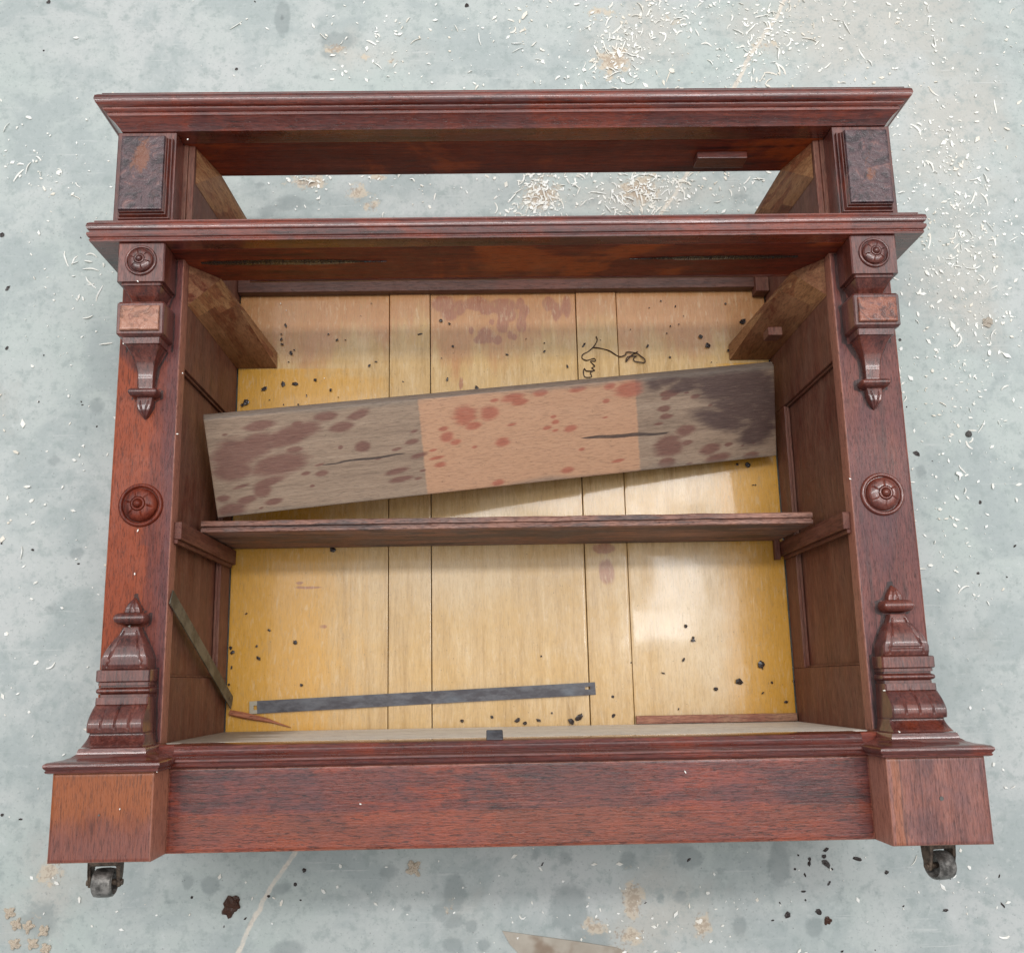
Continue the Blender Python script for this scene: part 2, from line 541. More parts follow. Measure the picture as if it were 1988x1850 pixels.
# concrete
n = NT('concrete')
b1 = n.noise(n.map((1.7, 1.7, 1)), detail=5, rough=.6, dist=.3)
b2 = n.noise(n.map((6, 6, 1), (4, 2, 0)), detail=6, rough=.65, dist=.4)
b3 = n.noise(n.map((38, 38, 1), (1, 7, 0)), detail=6, rough=.7)
b4 = n.noise(n.map((150, 150, 1), (9, 2, 0)), detail=4, rough=.7)
c = n.mix(n.step(b1, .36, .64), (.46, .515, .49), (.52, .54, .53))
c = n.mix(n.step(b2, .44, .60, 0, .85), c, (.385, .43, .425))
c = n.mix(n.step(b2, .36, .22, 0, .6), c, (.61, .63, .62))
xyz = n.sep()
warm = n.math('ADD', n.attr('warm'), n.math('MULTIPLY', n.math('SUBTRACT', b2, .5), 1.1))
c = n.mix(n.step(warm, .35, .75, 0, .75), c, (.535, .515, .47))
c = n.mix(n.step(b3, .49, .66, 0, .6), c, (.32, .37, .36))
c = n.mix(n.step(b3, .42, .28, 0, .35), c, (.64, .66, .655))
c = n.mix(n.step(b4, .56, .68, 0, .6), c, (.29, .33, .325))
b5 = n.noise(n.map((70, 70, 1), (2, 9, 0), (0, 0, .6)), detail=6, rough=.75, dist=1.0)
c = n.mix(n.step(b5, .56, .70, 0, .35), c, (.62, .64, .62))
c = n.mix(n.step(b5, .44, .32, 0, .35), c, (.36, .40, .395))
sc1 = n.noise(n.map((4, 95, 1), (2, 3, 0), (0, 0, .9)), detail=5, rough=.7, dist=.3)
c = n.mix(n.math('MULTIPLY', n.step(sc1, .60, .68, 0, .5), n.step(b2, .45, .6)), c, (.66, .67, .65))
dk = n.math('ADD', n.attr('damp'), n.math('ADD', n.math('MULTIPLY', n.math('SUBTRACT', b3, .5), .45), n.math('MULTIPLY', n.math('SUBTRACT', b2, .5), .3)))
c = n.mix(n.step(dk, .42, .62, 0, .55), c, (.25, .285, .285))
c = n.mix(n.step(dk, .92, 1.15, 0, .55), c, (.13, .14, .14))
tn = n.math('ADD', n.attr('tan'), n.math('MULTIPLY', n.math('SUBTRACT', b3, .5), 1.5))
c = n.mix(n.step(tn, .55, .72, 0, .75), c, (.66, .55, .42))
tn2 = n.math('ADD', n.attr('tan'), n.math('MULTIPLY', n.math('SUBTRACT', b4, .5), 1.4))
c = n.mix(n.step(tn2, .62, .78, 0, .6), c, (.36, .27, .20))
# saw-cut joint that runs diagonally across the slab
pa, pb = at(1525, 0), at(455, 1850)
dirv = (pb - pa).normalized()
nx_, ny_ = -dirv.y, dirv.x
dist = n.math('ADD', n.math('MULTIPLY', xyz[0], nx_), n.math('MULTIPLY_ADD', xyz[1], ny_, -(pa.x * nx_ + pa.y * ny_)))
wob = n.math('MULTIPLY', n.math('SUBTRACT', n.noise(n.map((5, 5, 1)), detail=5, rough=.6), .5), .05)
dist = n.math('ABSOLUTE', n.math('ADD', dist, wob))
jl = n.math('MULTIPLY', n.step(dist, .0022, .0055, 1, 0), n.step(b3, .38, .52, .5, 1))
c = n.mix(n.math('MULTIPLY', jl, .95), c, (.72, .65, .56))
jd = n.math('MULTIPLY', n.step(dist, .0035, .0062, 1, 0), n.step(b3, .5, .62, 0, 1))
c = n.mix(n.math('MULTIPLY', jd, .35), c, (.26, .26, .25))
spk = n.voro(n.map((55, 55, 1)), 1)
c = n.mix(n.step(spk, .07, .045, 0, .55), c, (.16, .16, .155))
M['concrete'] = n.done(c, n.step(b2, .3, .7, .42, .62), n.bump(n.math('ADD', b3, n.math('MULTIPLY', b4, .4)), .0012, .4), spec=.35)

# ------------------------------------------------------------------ floor
damp = [(548, 35, 16, 40, 1.1), (655, 82, 48, 26, .9), (640, 105, 30, 18, .8), (615, 150, 18, 12, .7), (500, 165, 30, 15, .6), (415, 158, 15, 12, .6), (185, 790, 26, 28, .75), (150, 1075, 20, 15, .85),
        (105, 895, 18, 16, .8), (130, 1120, 12, 10, .7), (250, 855, 12, 10, .7), (165, 835, 12, 22, .6), (40, 1140, 10, 10, .6), (100, 1180, 40, 20, .6), (205, 1205, 15, 12, .6), (235, 1200, 10, 10, .6),
        (365, 1712, 15, 18, .85), (408, 1718, 20, 18, .95), (325, 1745, 12, 12, .65), (215, 1790, 20, 20, .55), (80, 1785, 40, 45, .8), (545, 1725, 24, 16, .8),
        (882, 1735, 22, 38, .95), (855, 1770, 22, 20, .8), (880, 1790, 20, 14, .9), (916, 1797, 13, 12, .95), (755, 1692, 22, 20, .8), (792, 1762, 11, 11, .8), (560, 1845, 40, 22, .9), (880, 1835, 22, 16, .9), (940, 1835, 18, 18, .8),
        (1040, 1662, 16, 18, .75), (1097, 1666, 18, 18, .8), (1152, 1676, 18, 18, .6), (1218, 1668, 24, 20, .75), (1339, 1664, 24, 22, 1.0), (1514, 1672, 23, 50, .95), (1320, 1741, 17, 14, .85), (1105, 1760, 42, 55, .9), (1140, 1830, 60, 40, .8),
        (1282, 1742, 14, 14, .7), (1436, 1796, 17, 22, .8), (1580, 1801, 20, 20, .85), (1644, 1832, 10, 9, .7), (1556, 1720, 10, 10, .7), (1628, 1745, 40, 60, .55), (1398, 1690, 14, 12, .65), (1700, 1731, 10, 9, .6), (1615, 1814, 7, 7, .7),
        (1040, 1090, 100, 60, .5), (560, 395, 40, 22, .85), (520, 410, 30, 18, .8), (505, 360, 14, 12, .75), (700, 385, 20, 20, .6), (930, 150, 60, 40, .5), (1000, 170, 70, 40, .55), (1130, 30, 40, 40, .5), (1680, 60, 60, 50, .5), (1850, 300, 60, 80, .5),
        (1950, 560, 60, 90, .48), (1150, 390, 40, 30, .6), (1440, 380, 40, 30, .55), (1800, 1130, 30, 40, .5), (1787, 915, 14, 18, .8), (1900, 1200, 50, 50, .45), (1830, 1300, 20, 20, .5)]
tan = [(652, 95, 30, 16, .95), (760, 118, 36, 22, .7), (712, 110, 40, 20, .6), (1120, 120, 30, 20, .5), (1190, 120, 60, 50, .85), (1160, 25, 60, 30, .7), (1480, 90, 60, 80, .62), (1300, 40, 60, 40, .62), (600, 355, 50, 22, .9),
       (690, 375, 34, 30, .8), (720, 400, 26, 30, .8), (735, 345, 22, 10, .9), (1050, 380, 50, 45, .95), (1240, 370, 60, 45, .9), (100, 1690, 36, 50, .75), (70, 1780, 30, 40, .6), (875, 1765, 30, 40, .6), (803, 1684, 28, 16, .8),
       (1229, 1745, 26, 46, .9), (1154, 1796, 40, 24, .8), (1364, 1796, 24, 34, .85), (1219, 1815, 60, 24, .8), (1200, 1845, 40, 16, .8), (1590, 1715, 20, 12, .5), (218, 965, 12, 30, .6), (1500, 205, 40, 30, .6), (1870, 640, 20, 15, .6), (10, 1800, 30, 50, .5)]
warm = [(1640, 40, 330, 170, .9), (1850, 250, 170, 260, .8), (1250, 60, 150, 120, .8), (1870, 540, 140, 200, .75), (90, 1720, 120, 140, .7), (1280, 1780, 170, 120, .7), (1240, 380, 260, 60, .8), (30, 750, 90, 250, .5), (900, 1770, 110, 90, .5), (1900, 1250, 100, 200, .4), (700, 110, 170, 70, .7)]
fd, ft, fw = px_blobs(damp, 0), px_blobs(tan, 0), px_blobs(warm, 0)
floor = sgrid('floor', -1.9, 1.9, -1.25, 2.55, -.05, 0, .009, M['concrete'], None, {'damp': fd, 'tan': ft, 'warm': fw})
floor['kind'] = 'structure'
floor['label'] = 'pale grey workshop concrete floor with damp marks and sawdust'

b = MB()
for x0, x1, y0, y1 in ((-7, -1.9, -6, 8), (1.9, 7, -6, 8), (-1.9, 1.9, -6, -1.25), (-1.9, 1.9, 2.55, 8)):
    b.add([(x0, y0, -.0004), (x1, y0, -.0004), (x1, y1, -.0004), (x0, y1, -.0004)], [(0, 1, 2, 3)])
o = b.build('floor', M['concrete'])
o['kind'] = 'structure'
o['label'] = 'rest of the workshop floor beyond the photographed part'

# ------------------------------------------------------------------ the cabinet
cab = thing('cabinet', 'antique mahogany cabinet carcass without doors or drawer lying on its back on the concrete floor', 'cabinet')
XO, XI, D = .5919, .5, .3216

# sides (outer boards, frame and sunk panel)
for s in (-1, 1):
    b = MB()
    def sb(x0, x1, y0, y1, z0, z1):
        a, c = sorted((s * x0, s * x1)); b.box(a, c, y0, y1, z0, z1)
    sb(.510, .560, .002, 1.075, 0, .300)
    sb(.500, .5098, .02, .231, .0205, .298)
    sb(.500, .5098, .6972, 1.0745, .0205, .298)
    sb(.500, .5098, .2312, .697, .0205, .074)
    o = b.build('side_panel', M['inner'], cab, bevel=.0012)
    b = MB()
    # small moulding strip round the sunk panel
    x = s * .5085
    b.box(min(x, s * .5045), max(x, s * .5045), .2312, .697, .074, .0775)
    b.box(min(x, s * .5045), max(x, s * .5045), .2312, .2345, .0775, .298)
    b.box(min(x, s * .5045), max(x, s * .5045), .6935, .697, .0775, .298)
    b.build('panel_bead', M['inner'], o, bevel=.0008)

# back boards
def pink(x, y):
    v = .92 + (y - .905) * 6.0 + .38 * mnoise.noise(Vector((x * 16, y * 3.2, 1))) + .18 * mnoise.noise(Vector((x * 60, y * 9, 4)))
    if -.15 < x < .137: v -= .0
    if -.215 < x < -.14: v -= .32
    if .137 < x < .214: v -= .22
    if x > .214: v += .10
    return max(0, min(1.2, v))
def gold(x, y):
    v = 0
    if x < -.25: v = max(v, 1.05 - abs(x + .49) * 3.2)
    if x < -.2 and .64 < y < .79: v = max(v, 1.1 - abs(x + .45) * 3.2 - max(0, y - .775) * 20)
    if x > .36: v = max(v, .7 + (x - .43) * 6)
    v += .15 * mnoise.noise(Vector((x * 18, y * 2, 9)))
    return max(0, v) if y < .80 else 0
def pale(x, y):
    v = .85 - math.hypot((x - .31) * 5, (y - .30) * 3.2)
    v = max(v, .75 - math.hypot((x + .0) * 5, (y - .50) * 5))
    v = max(v, .7 - math.hypot((x + .1) * 3, (y - .40) * 5))
    return max(0, v + .2 * mnoise.noise(Vector((x * 30, y * 3, 2))))
ZB = .02
rng = random.Random(5)
spots = []
for (u, v, ru, rv) in [(893, 597, 10, 16), (925, 590, 25, 14), (945, 600, 14, 12), (975, 595, 28, 16), (985, 612, 18, 14), (1010, 590, 8, 12), (1015, 610, 7, 14), (975, 632, 12, 15), (1012, 630, 9, 16), (1020, 602, 8, 10),
                       (942, 652, 14, 16), (930, 660, 10, 8), (965, 660, 10, 9), (915, 642, 5, 8), (990, 650, 5, 9), (998, 655, 5, 7), (955, 625, 5, 6), (872, 605, 16, 18), (860, 590, 22, 16), (1065, 590, 12, 14), (1080, 605, 9, 18), (1100, 595, 8, 22)]:
    spots.append((u, v, ru, rv, 1.15))
for (u, v, ru, rv) in [(1178, 1110, 14, 22), (1172, 1065, 20, 10), (600, 1141, 24, 2.6), (582, 1132, 7, 3), (628, 1216, 9, 3), (895, 745, 4, 14)]:
    spots.append((u, v, ru, rv, 1.1))
red = px_blobs(spots, ZB)
seams = [-.499, -.2164, -.1395, .137, .2143, .499]
for k in range(5):
    a, b_ = seams[k] + .0007, seams[k + 1] - .0010
    z1 = ZB + (.0025 if k in (1, 3) else 0)
    sgrid('back_board', a, b_, .10, .96, .004, z1, .0045, M['pine'], cab, {'pink': pink, 'gold': gold, 'pale': pale, 'red': red}, bow=.0006, edge=.0005)
# back rail and the little corner post
b = MB(); b.box(-.499, .485, .943, .978, .0222, .040); b.build('back_rail', M['rail_in'], cab, bevel=.001)
b = MB(); b.box(.474, .499, .930, .978, .0232, .050); b.build('corner_post', M['inner'], cab, bevel=.001)

# bottom board
def bstain(x, y):
    z = y
    return max(0, .75 - abs(x + .46) * 3.2 + .3 * mnoise.noise(Vector((x * 6, z * 90, 3))) if x < -.2 else .34 + .25 * mnoise.noise(Vector((x * 4, z * 120, 7))))
def board_y(name, x0, x1, ytop, ybot, z0, z1, mat, parent, fields, res=.006):
    """a board whose fine-grid face looks towards +y"""
    o = sgrid(name, x0, x1, -z1, -z0, ybot, ytop, res, mat, parent, fields)
    for v in o.data.vertices:
        x, y, z = v.co
        v.co = (x, z, -y)
    return o
board_y('bottom_board', -.4995, .4995, .1395, .118, .0225, .316, M['bottom'], cab, {'stain': lambda x, y: bstain(x, -y)})

# top rail (underside seen), divider rail with its long crack
b = MB()
b.box(-.5165, .5165, 1.0735, 1.10, .212, .304)
top_rail = b.build('top_rail', M['under_x'], cab, bevel=.0015)
b = MB(); b.box(.3175, .4007, 1.0610, 1.0734, .243, .272); b.build('glue_block', M['mah_x'], cab, bevel=.0012)
b = MB()
b.box(-.5605, .5605, .866, .9025, .246, .352)
div = b.build('divider_rail', M['under_x'], cab, bevel=.0015)
def ragged(x0, x1, z, w, seed):
    b = MB(); N = 120
    vs = []
    for i in range(N + 1):
        t = i / N; x = x0 + (x1 - x0) * t
        ww = w * (.55 + .45 * math.sin(math.pi * min(1, t * 1.0 + .02)) + .35 * mnoise.noise(Vector((x * 60, seed, 0)))) * (1 if t < .7 else max(.08, (1 - t) / .3))
        zc = z + .0016 * mnoise.noise(Vector((x * 12, seed, 5)))
        h = .0007 + .0022 * abs(mnoise.noise(Vector((x * 150, seed, 8))))
        vs += [(x, .8655, zc - ww), (x, .8655 - h, zc), (x, .8655, zc + ww), (x, .8665, zc)]
    fs = []
    for i in range(N):
        for j in range(4):
            a, c = i * 4 + j, i * 4 + (j + 1) % 4
            fs.append((a, c, c + 4, a + 4))
    b.add(vs, fs)
    return b
c1 = ragged(-.478, -.19, .3085, .0085, 3)
c2 = ragged(.455, .19, .3085, .0065, 9)
c1.build('crack', M['gap'], div)
c2.build('crack', M['gap'], div)
b = MB(); b.box(-.42, .47, .8645, .8665, .2425, .2458); b.build('rail_arris', M['mah_x'], div)

# drawer runners along the sides: undersides twisted between their corners, smooth-shaded
SOFT = 12
def soft_under(b, p):
    A, B_, C, D_ = (Vector(p[i]) for i in (0, 1, 5, 4))
    b.soft0 = len(b.f)
    vs = []
    for i in range(SOFT + 1):
        for j in range(SOFT + 1):
            u, v = i / SOFT, j / SOFT
            vs.append((A * (1 - u) + B_ * u) * (1 - v) + (D_ * (1 - u) + C * u) * v)
    b.add(vs, [(i * (SOFT + 1) + j, (i + 1) * (SOFT + 1) + j, (i + 1) * (SOFT + 1) + j + 1, i * (SOFT + 1) + j + 1) for i in range(SOFT) for j in range(SOFT)])
def soften(o):
    for f_ in o.data.polygons:
        if len(o.data.polygons) - f_.index <= SOFT * SOFT: f_.use_smooth = True
for s in (-1, 1):
    xr = -.4256 if s < 0 else .4230
    yr = .800 if s < 0 else .8047
    xf = .4635
    yi = yr + .030
    p = [(s * .4995, yr, .0225), (xr, yr, .0225), (xr, yi, .0225), (s * .4995, yi, .0225), (s * .4995, yr, .300), (s * xf, .8650, .252), (s * xf, .8655, .2545), (s * .4995, .8655, .3015)]
    b = MB()
    b.add(p, [(0, 3, 2, 1), (4, 5, 6), (4, 6, 7), (1, 2, 6, 5), (2, 3, 7), (2, 7, 6), (3, 0, 4, 7)])
    soft_under(b, p)
    ro = b.build('drawer_runner', M['inner_z'], cab, fix=False)
    soften(ro)
    ro.data.materials.append(M['runner_edge']); ro.data.materials.append(M['under_x'])
    for f_ in ro.data.polygons:
        if abs(f_.normal.x) > .8: f_.material_index = 1
    xi = .4610 if s < 0 else .4570
    b = MB()
    x0, x1 = sorted((s * .4995, s * xi))
    xk = .482 if s < 0 else .475
    p = [(s * .4995, 1.030, 0), (s * xi, 1.030, 0), (s * xi, 1.050, 0), (s * .4995, 1.050, 0), (s * .4995, 1.012, .290), (s * xk, 1.0728, .214), (s * xk, 1.0731, .2165), (s * .4995, 1.0731, .2915)]
    b.add(p, [(0, 3, 2, 1), (4, 5, 6), (4, 6, 7), (1, 2, 6, 5), (2, 3, 7), (2, 7, 6), (3, 0, 4, 7)])
    soft_under(b, p)
    ro = b.build('drawer_kicker', M['inner_z'], cab, fix=False)
    soften(ro)
    ro.data.materials.append(M['runner_edge']); ro.data.materials.append(M['under_x'])
    for f_ in ro.data.polygons:
        if abs(f_.normal.x) > .8: f_.material_index = 1
b = MB(); b.box(.446, .470, .790, .8045, .150, .178); b.build('glue_block', M['inner'], cab, bevel=.001)

# cleats that carry the shelf
for s in (-1, 1):
    b = MB()
    x0, x1 = sorted((s * .4995, s * .4885))
    b.box(x0, x1, .4300, .4560, .026, .312)
    x0, x1 = sorted((s * .4995, s * .4935))
    b.box(x0, x1, .4235, .4299, .030, .312)
    b.build('shelf_cleat', M['cleat'], cab, bevel=.0012)
b = MB(); b.box(.478, .488, .424, .460, .0235, .034); b.build('cleat_stop', M['inner'], cab, bevel=.001)

# pilasters
def orangeL(x, y):
    v = .5
    v += (-.535 - x) * 16
    if y > .66: v -= (y - .66) * 18
    if y < .25: v -= .3
    if abs(y - .475) < .055: v -= .1
    return max(0, min(1.1, v + .1 * mnoise.noise(Vector((x * 60, y * 12, 2)))))
def purpleL(x, y):
    return max(0, min(1.1, .35 + (x + .525) * 22 + .2 * mnoise.noise(Vector((x * 40, y * 9, 5))) + (.25 if y > .7 else 0)))
def orangeR(x, y):
    return max(0, .34 + .5 * mnoise.noise(Vector((x * 30, y * 5, 22))))
def purpleR(x, y):
    return max(0, .33 + (.535 - x) * 5 + .5 * mnoise.noise(Vector((x * 25, y * 8, 33))))
def dark_rim(sgn, k):  # near-black band along the ornament outlines, wider on the inner side
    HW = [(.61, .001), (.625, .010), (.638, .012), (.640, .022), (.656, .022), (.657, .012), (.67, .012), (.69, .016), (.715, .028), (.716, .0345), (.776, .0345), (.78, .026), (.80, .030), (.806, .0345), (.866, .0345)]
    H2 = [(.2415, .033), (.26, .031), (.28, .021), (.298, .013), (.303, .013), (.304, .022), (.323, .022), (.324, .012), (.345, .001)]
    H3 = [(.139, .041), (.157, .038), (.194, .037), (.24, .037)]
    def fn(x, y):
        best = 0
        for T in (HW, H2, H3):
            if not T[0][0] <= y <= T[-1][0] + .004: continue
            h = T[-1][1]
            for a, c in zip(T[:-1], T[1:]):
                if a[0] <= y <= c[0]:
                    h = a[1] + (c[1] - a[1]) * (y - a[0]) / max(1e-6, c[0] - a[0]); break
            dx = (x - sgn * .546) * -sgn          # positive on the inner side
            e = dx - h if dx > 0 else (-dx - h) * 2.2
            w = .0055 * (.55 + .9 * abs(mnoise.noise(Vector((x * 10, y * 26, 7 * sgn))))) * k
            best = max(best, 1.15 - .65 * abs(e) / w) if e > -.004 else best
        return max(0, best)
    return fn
for s, mt, f in ((-1, M['pil_l'], {'orange': orangeL, 'purple': purpleL, 'dark_rim': dark_rim(-1, .55)}), (1, M['pil_r'], {'orange': orangeR, 'purple': purpleR, 'dark_rim': dark_rim(1, 1.25)})):
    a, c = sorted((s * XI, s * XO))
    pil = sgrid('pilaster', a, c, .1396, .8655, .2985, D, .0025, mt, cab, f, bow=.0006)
    b = MB()
    a, c = sorted((s * .5165, s * .608))
    b.box(a, c, .9027, 1.0728, .29, .335)
    us = b.build('drawer_stile', M['carve'], cab, bevel=.0014)
    # raised and moulded burl panel
    xa, xb = sorted((s * .523, s * .600))
    b = MB()
    def stepbox(x0, x1, y0, y1, z0, z1, ch):
        b.hexa([(x0, y0, z0), (x1, y0, z0), (x1, y1, z0), (x0, y1, z0), (x0 + ch, y0 + ch, z1), (x1 - ch, y0 + ch, z1), (x1 - ch, y1 - ch, z1), (x0 + ch, y1 - ch, z1)])
    x0, x1 = sorted((s * .5195, s * .5995))
    stepbox(x0, x1, .923, 1.060, .3355, .3405, .001)
    stepbox(x0 + .0025, x1 - .0025, .9255, 1.0575, .3405, .346, .0022)
    stepbox(x0 + .0055, x1 - .0055, .9285, 1.0545, .346, .352, .0005)
    b.build('panel_moulding', M['carve'], us, bevel=.0009)
    if s < 0:
        ff = lambda x, y: 1.0 - math.hypot((x + .561) * 38, (y - 1.018) * 19) + .35 * mnoise.noise(Vector((x * 60, y * 60, 1)))
    else:
        ff = lambda x, y: .55 - math.hypot((x - .555) * 30, (y - .98) * 14) + .5 * mnoise.noise(Vector((x * 40, y * 40, 1)))
    bp = sgrid('burl_panel', x0 + .007, x1 - .007, .930, 1.053, .352, .3572, .003, M['burl_dark'], us, {'orange': ff}, bow=.0007)

# ---- carved ornaments
def rosette(cx, cy, z, R, dome, name, parent, mat, nseg=6, ph=.3):
    NR, NTH = 44, 84
    vs, fs = [], []
    for i in range(NR + 1):
        r = i / NR
        for j in range(NTH):
            th = 2 * math.pi * j / NTH
            if r > .80:                      # outer ring
                t = (r - .80) / .20; h = .0038 * math.sqrt(max(0, 1 - (2 * t - 1) ** 2)) + .0006
            elif r > .76:
                h = .0006
            elif r > .34:                    # dome with carved rays
                t = (r - .34) / .42
                h = .002 + dome * math.sqrt(max(0, 1 - (t * .98) ** 2.4))
                a = ((th + ph) * nseg / (2 * math.pi)) % 1.0
                da = min(a, 1 - a) * 2 * math.pi / nseg * r
                if .05 < t < .88: h -= .0022 * math.exp(-(da / .020) ** 2) * math.sin(math.pi * min(1, t * 1.1)) ** .5
            elif r > .31:
                h = .002 + dome * .86
            elif r > .20:
                t = (r - .20) / .11; h = .002 + dome + .0016 * math.sqrt(max(0, 1 - (2 * t - 1) ** 2))
            elif r > .17:
                h = .002 + dome * .92
            else:
                h = .002 + dome + .0055 * math.sqrt(max(0, 1 - (r / .17) ** 2))
            vs.append((cx + R * r * math.cos(th), cy + R * r * math.sin(th), z + h * R / .032))
    for j in range(NTH):
        vs.append((cx + R * 1.0 * math.cos(2 * math.pi * j / NTH), cy + R * math.sin(2 * math.pi * j / NTH), z - .001))
    for i in range(NR + 1):
        for j in range(NTH):
            a, b2 = i * NTH + j, i * NTH + (j + 1) % NTH
            fs.append((a, a + NTH, b2 + NTH, b2))
    b = MB(); b.add(vs, fs)
    return b.build(name, mat, parent, smooth=True, fix=True)


def bracket(rows, cx, zb, name, parent, mat, groove=None, NX=36, rnd=.0022, lean=0.0):
    """rows: (y, half width, z front); lofted solid standing on the pilaster face zb"""
    vs, fs = [], []
    K = NX + 3
    full = []
    for (r0, r1) in zip(rows[:-1], rows[1:]):
        m = max(1, int(abs(r0[0] - r1[0]) / .0014))
        for i in range(m):
            t = i / m
            full.append(tuple(a + (c - a) * t for a, c in zip(r0, r1)))
    full.append(rows[-1])
    for (y, hw, zf) in full:
        vs.append((cx - hw, y, zb))
        for i in range(NX + 1):
            t = i / NX * 2 - 1
            x = cx + hw * t
            e = hw * (1 - abs(t))
            z = zf
            if e < rnd: z -= (rnd - math.sqrt(max(0, rnd * rnd - (rnd - e) ** 2))) * .8
            if groove: z -= groove((x - cx), y, hw)
            vs.append((x, y, max(z, zb)))
        vs.append((cx + hw, y, zb))
    n_ = len(full)
    for j in range(n_ - 1):
        for i in range(K - 1):
            a = j * K + i
            fs.append((a, a + 1, a + K + 1, a + K))
    fs.append(tuple(range(K))); fs.append(tuple((n_ - 1) * K + i for i in range(K))[::-1])
    b = MB(); b.add(vs, fs)
    return b.build(name, mat, parent, smooth=True)


def arc(y0, y1, hw0, hw1, z0, bulge, n=9):
    out = []
    for i in range(n):
        t = i / (n - 1)
        s_ = math.sqrt(max(0, 1 - (2 * t - 1) ** 2))
        out.append((y0 + (y1 - y0) * t, hw0 + (hw1 - hw0) * s_, z0 + bulge * s_))
    return out


for s in (-1, 1):
    cx = s * .546
    cm = M['carve']
    up = bracket([(.8655, .0345, .3725), (.8065, .0345, .3705), (.8060, .030, .366), (.8025, .0300, .366), (.8020, .028, .364), (.786, .020, .350), (.7835, .020, .348), (.783, .024, .350), (.778, .026, .352)],
                 cx, .3205, 'corbel', cab, cm)
    low = [(.7780, .0335, .362), (.7745, .0345, .3645), (.7290, .0345, .3625), (.7265, .0325, .3600), (.7250, .0285, .356), (.7165, .0275, .3545), (.7160, .0262, .352)]
    for i in range(12):
        t = i / 11
        k = (1 - t) ** 2.0
        low.append((.7155 - .045 * t, .0118 + .0130 * k, .3325 + .019 * k))
    low += [(.656, .0112, .3305), (.6555, .0112, .3305)]
    b2 = bracket(low, cx, .3205, 'corbel_drop', up, cm)
    inl = sgrid('burl_inlay', cx - .0285, cx + .0285, .7325, .7705, .362, .3675, .003, M['burl_pink'] if s < 0 else M['burl_red'], up, {'orange': lambda x, y: 0}, bow=.0006)
    bracket(arc(.6400, .6555, .0115, .0215, .3270, .0155), cx, .3205, 'corbel_roll', up, cm)
    def pg(x, y, hw):
        v = abs(abs(x) - (y - .608) * .22)
        return .0018 * math.exp(-(v / .0009) ** 2) if y < .636 else 0
    bracket([(.6405, .0120, .3315), (.6300, .0112, .3330), (.6210, .0085, .3325), (.6150, .0050, .329), (.6085, .0006, .3235)], cx, .3205, 'corbel_point', up, cm, groove=pg)
    rosette(cx, .8385, .3712, .0238, .0085, 'rosette', up, cm, ph=.3 if s < 0 else .75)
    rosette(cx, .4795, D + .0002, .0325, .0105, 'rosette', cab, cm if s > 0 else M['pil_l'], ph=.2 if s < 0 else .5)
    # lower console
    def lg(x, y, hw):
        g = 0
        if .159 < y < .199:
            for k in (-.019, 0, .019):
                g = max(g, .0024 * math.exp(-((x - k) / .0011) ** 2) * min(1, (y - .159) * 150, (.199 - y) * 90))
        if .246 < y < .296:
            e = .0085 + (.296 - y) * .33
            g = max(g, .0019 * math.exp(-((abs(x) - min(e, hw * .72)) / .0010) ** 2))
        if s > 0 and .2525 < y < .2555 and abs(x) < .0215: g = max(g, .0019)
        return g
    rows = [(.3015, .0118, .3340), (.2980, .0125, .3355), (.2920, .0150, .3370)]
    for i in range(10):
        t = i / 9
        rows.append((.2900 - .034 * t, .0160 + .0165 * t ** .8, .3370 + .0140 * math.sin(t * 1.57)))
    rows += [(.2480, .0325, .3505), (.2430, .0325, .3480), (.2425, .0325, .3465), (.2418, .0370, .3500), (.2405, .0372, .3525), (.2262, .0372, .3525), (.2250, .0365, .3505), (.2245, .0350, .3485), (.2205, .0355, .3485),
             (.2200, .034, .3430), (.2178, .034, .3430)]
    rows += arc(.2175, .2085, .0350, .0372, .3435, .0070, 7)
    rows += [(.2080, .034, .3430), (.2045, .034, .3430), (.2040, .0360, .3520), (.1948, .0362, .3525), (.1944, .0362, .3510)]
    for i in range(12):
        t = i / 11
        rows.append((.1940 - .036 * t, .0362 + .0018 * t, .3525 + .0190 * math.sin(t * 2.05)))
    rows += [(.1572, .0378, .3630), (.1560, .0375, .3610)]
    for i in range(8):
        t = i / 7
        rows.append((.1550 - .0148 * t, .0378 + .0030 * t, .3610 + .0160 * t ** 1.6))
    rows.append((.1397, .0410, .3775))
    low_o = bracket(rows, cx, .3205, 'console', cab, cm, groove=lg)
    bracket(arc(.3040, .3230, .0125, .0220, .3290, .0150), cx, .3205, 'console_roll', low_o, cm)
    def tg(x, y, hw):
        return .0014 * math.exp(-((abs(x) - (.345 - y) * .17) / .0009) ** 2)
    bracket([(.3445, .0005, .3230), (.3400, .0040, .3275), (.3350, .0072, .3310), (.3290, .0100, .3330), (.3225, .0115, .3330)], cx, .3205, 'console_tip', low_o, cm, groove=tg)

